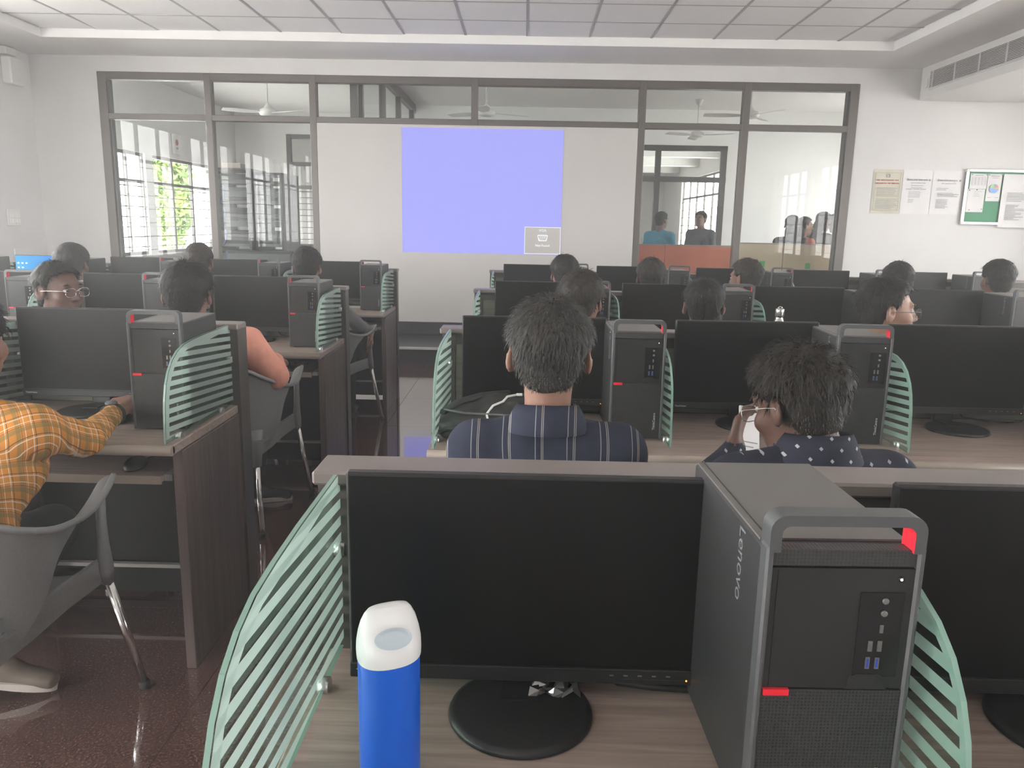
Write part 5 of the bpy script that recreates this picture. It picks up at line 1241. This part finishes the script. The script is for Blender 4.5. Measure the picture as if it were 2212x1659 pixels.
# black bag with a white cable on the second right-hand desk
t = thing('backpack', 'black soft backpack lying on the second right-hand desk', 'bag', (-.075, 2.43, .75), math.radians(-4))
fl = Field((-.30, -.22, -.01), (.34, .22, .20), .008); I3 = np.eye(3)
fl.ell((0, 0, .045), (.185, .125, .062), I3, .03, 0); fl.ell((.04, .04, .070), (.150, .085, .050), I3, .03, 0); fl.ell((-.09, -.05, .035), (.10, .08, .045), I3, .03, 0); fl.ell((.13, -.02, .04), (.09, .10, .05), I3, .03, 0)
X, Y, Z = np.meshgrid(*fl.ax, indexing='ij'); fl.F = np.maximum(fl.F+.010*smooth_noise(X, Y, Z*1.5, 38, 4)+.003*smooth_noise(X, Y, Z, 110, 6), .002-Z)
bag = link('bag_body', fl.mesh('bag_body', ['leather_black']), t)
MB().tube([(-.17, -.06, .075), (-.12, -.02, .105), (-.05, .03, .118), (.03, .07, .122)], [.018, .02, .02, .016], 8, flat=.35).build('shoulder_strap', 'leather_black', t)
MB().tube([(-.185, -.10, .02), (-.14, -.13, .045), (-.06, -.145, .05), (.05, -.14, .045)], .012, 8, flat=.5).build('carry_strap', 'leather_black', t)
MB().tube([(-.16, -.075, .09), (-.09, -.105, .088), (.02, -.11, .088), (.12, -.10, .08)], .0035, 6).build('zip', 'rack_grey', t)
t = thing('charging_cable', 'short white cable lying across the black backpack', 'cable', (-.075, 2.43, .75))
MB().tube([(-.022, -.128, .062), (-.030, -.105, .088), (-.012, -.075, .108), (.018, -.050, .116), (.030, -.015, .124), (.062, .0, .128)], .0038, 8).build('cord', 'cable_white', t)
MB().bbox(.058, .078, -.005, .006, .124, .132, .002).build('plug', 'cable_white', t)
# phone with ID card in the hand of the dotted shirt man
t = thing('smartphone', 'pale phone held up by the man in the dotted shirt', 'phone', (.592, 1.985, .885)); t.rotation_euler = (math.radians(-22), math.radians(14), math.radians(25))
MB().bbox(-.034, .034, -.004, .004, -.07, .07, .003).build('phone_body', 'switch_white', t); MB().box(-.031, .031, -.0046, -.004, -.064, .064).build('screen', 'paper', t)
MB().box(-.026, .02, -.005, -.0046, -.05, -.047).build('screen_line', 'ink', t); MB().box(-.026, .01, -.005, -.0046, -.038, -.035).build('screen_line', 'ink', t); MB().box(-.026, .024, -.005, -.0046, -.026, -.023).build('screen_line', 'ink', t)
# wrist watch of the plaid shirt person
t = thing('wristwatch', 'dark wristwatch on the plaid shirt arm', 'watch', (-1.262, 2.345, .805)); t.rotation_euler = (-PI/2+.1, 0, .1)
MB().lathe([(.034, -.010), (.037, -.009), (.037, .009), (.034, .010)], 24).build('strap', 'rubber', t); MB().lathe([(0, .006), (.016, .006), (.018, .003), (.018, 0)], 20).build('watch_case', 'rack_grey', t, (.0, -.036, 0), (PI/2, 0, 0))
# mice on the trays
def mouse(label, x, y, z):
    t = thing('computer_mouse', label, 'mouse', (x, y, z), 0, 'computer mice')
    f_ = Field((-.05, -.07, -.01), (.05, .07, .05), .005); f_.ell((0, 0, .006), (.031, .056, .030), np.eye(3), .01, 0); X, Y, Z = np.meshgrid(*f_.ax, indexing='ij'); f_.F = np.maximum(f_.F, .001-Z)
    link('shell', f_.mesh('shell', ['black_plastic']), t); MB().tube([(0, .018, .034), (0, .036, .031)], .004, 8).build('scroll_wheel', 'rubber', t)
    MB().tube([(0, .055, .010), (.01, .10, .006), (.03, .15, .004), (.02, .2, .004)], .0025, 6).build('mouse_cable', 'cable_black', t)
mouse('black mouse on the pull-out tray beside the salmon shirt', -1.19, 4.02, .638)
mouse('black mouse on the pull-out tray beside the plaid shirt', -1.20, 2.34, .638)
mouse('black mouse near the hand of the plaid shirted person, on the worktop', -1.30, 2.475, .75)
t = thing('keyboard', 'black keyboard on the pull-out tray of the middle left-hand row', 'keyboard', (-1.46, 4.06, .638))
MB().bbox(-.22, .22, -.07, .07, 0, .018, .003).build('keyboard_body', 'black_plastic', t)
key = MB().bbox(-.0075, .0075, -.0075, .0075, 0, .004, .001).mesh('key', 'tower_panel')
for r_ in range(5):
    for c in range(21): link('key', key, t, (-.2+c*.02, -.05+r_*.024, .018))
t = thing('paper_sheets', 'loose white sheets on the front left-hand desk beside the tower', 'paper', (-1.315, 6.10, .75), .3)
for k in range(3): MB().box(-.09, .09, -.06, .06, k*.002, k*.002+.0012).build('sheet', 'paper', t, (k*.006, k*.004, 0), (0, 0, k*.12))
t = thing('crumpled_wrapper', 'clear crumpled wrapper behind the stand of the nearest monitor', 'wrapper', (.055, 1.015, .747))
rr = random.Random(4); P = [[(-.035+.0117*i+rr.uniform(-.003, .003), -.02+.01*j+rr.uniform(-.003, .003), .006+rr.uniform(0, .014)) for i in range(7)] for j in range(5)]
MB().grid(P, 0, False).build('film', 'silver', t)
t = thing('video_cable', 'thick black cable lying on the nearest desk behind the monitor', 'cable', (0, 0, .745))
MB().tube([(.10, 1.075, .05), (.125, 1.06, .018), (.15, 1.045, .006), (.20, 1.035, .006), (.26, 1.03, .006), (.34, 1.06, .006)], .0055, 8).build('cord', 'cable_black', t)
MB().bbox(.085, .105, 1.06, 1.085, .04, .065, .002).build('plug', 'rubber', t)
# ================================================================== VOLUME ADDED FOR LENS GLARE
m = bpy.data.materials.new('glare_veil'); m.use_nodes = True; nt = m.node_tree; nt.nodes.remove(nt.nodes['Principled BSDF'])
vs_ = nod(nt, 'ShaderNodeVolumeScatter'); vs_.inputs['Color'].default_value = (1, .99, .98, 1); vs_.inputs['Density'].default_value = HAZE; vs_.inputs['Anisotropy'].default_value = VEIL_G
nt.links.new(vs_.outputs[0], nt.nodes['Material Output'].inputs['Volume']); MATS['glare_veil'] = m
o = MB().box(XL+.002, XR-.002, YB+.002, YF-.05, .002, 3.11).build('veil_volume', 'glare_veil'); o['kind'] = 'stuff'
tag(o, 'thin scattering volume added in the lab to imitate lens glare', 'haze')
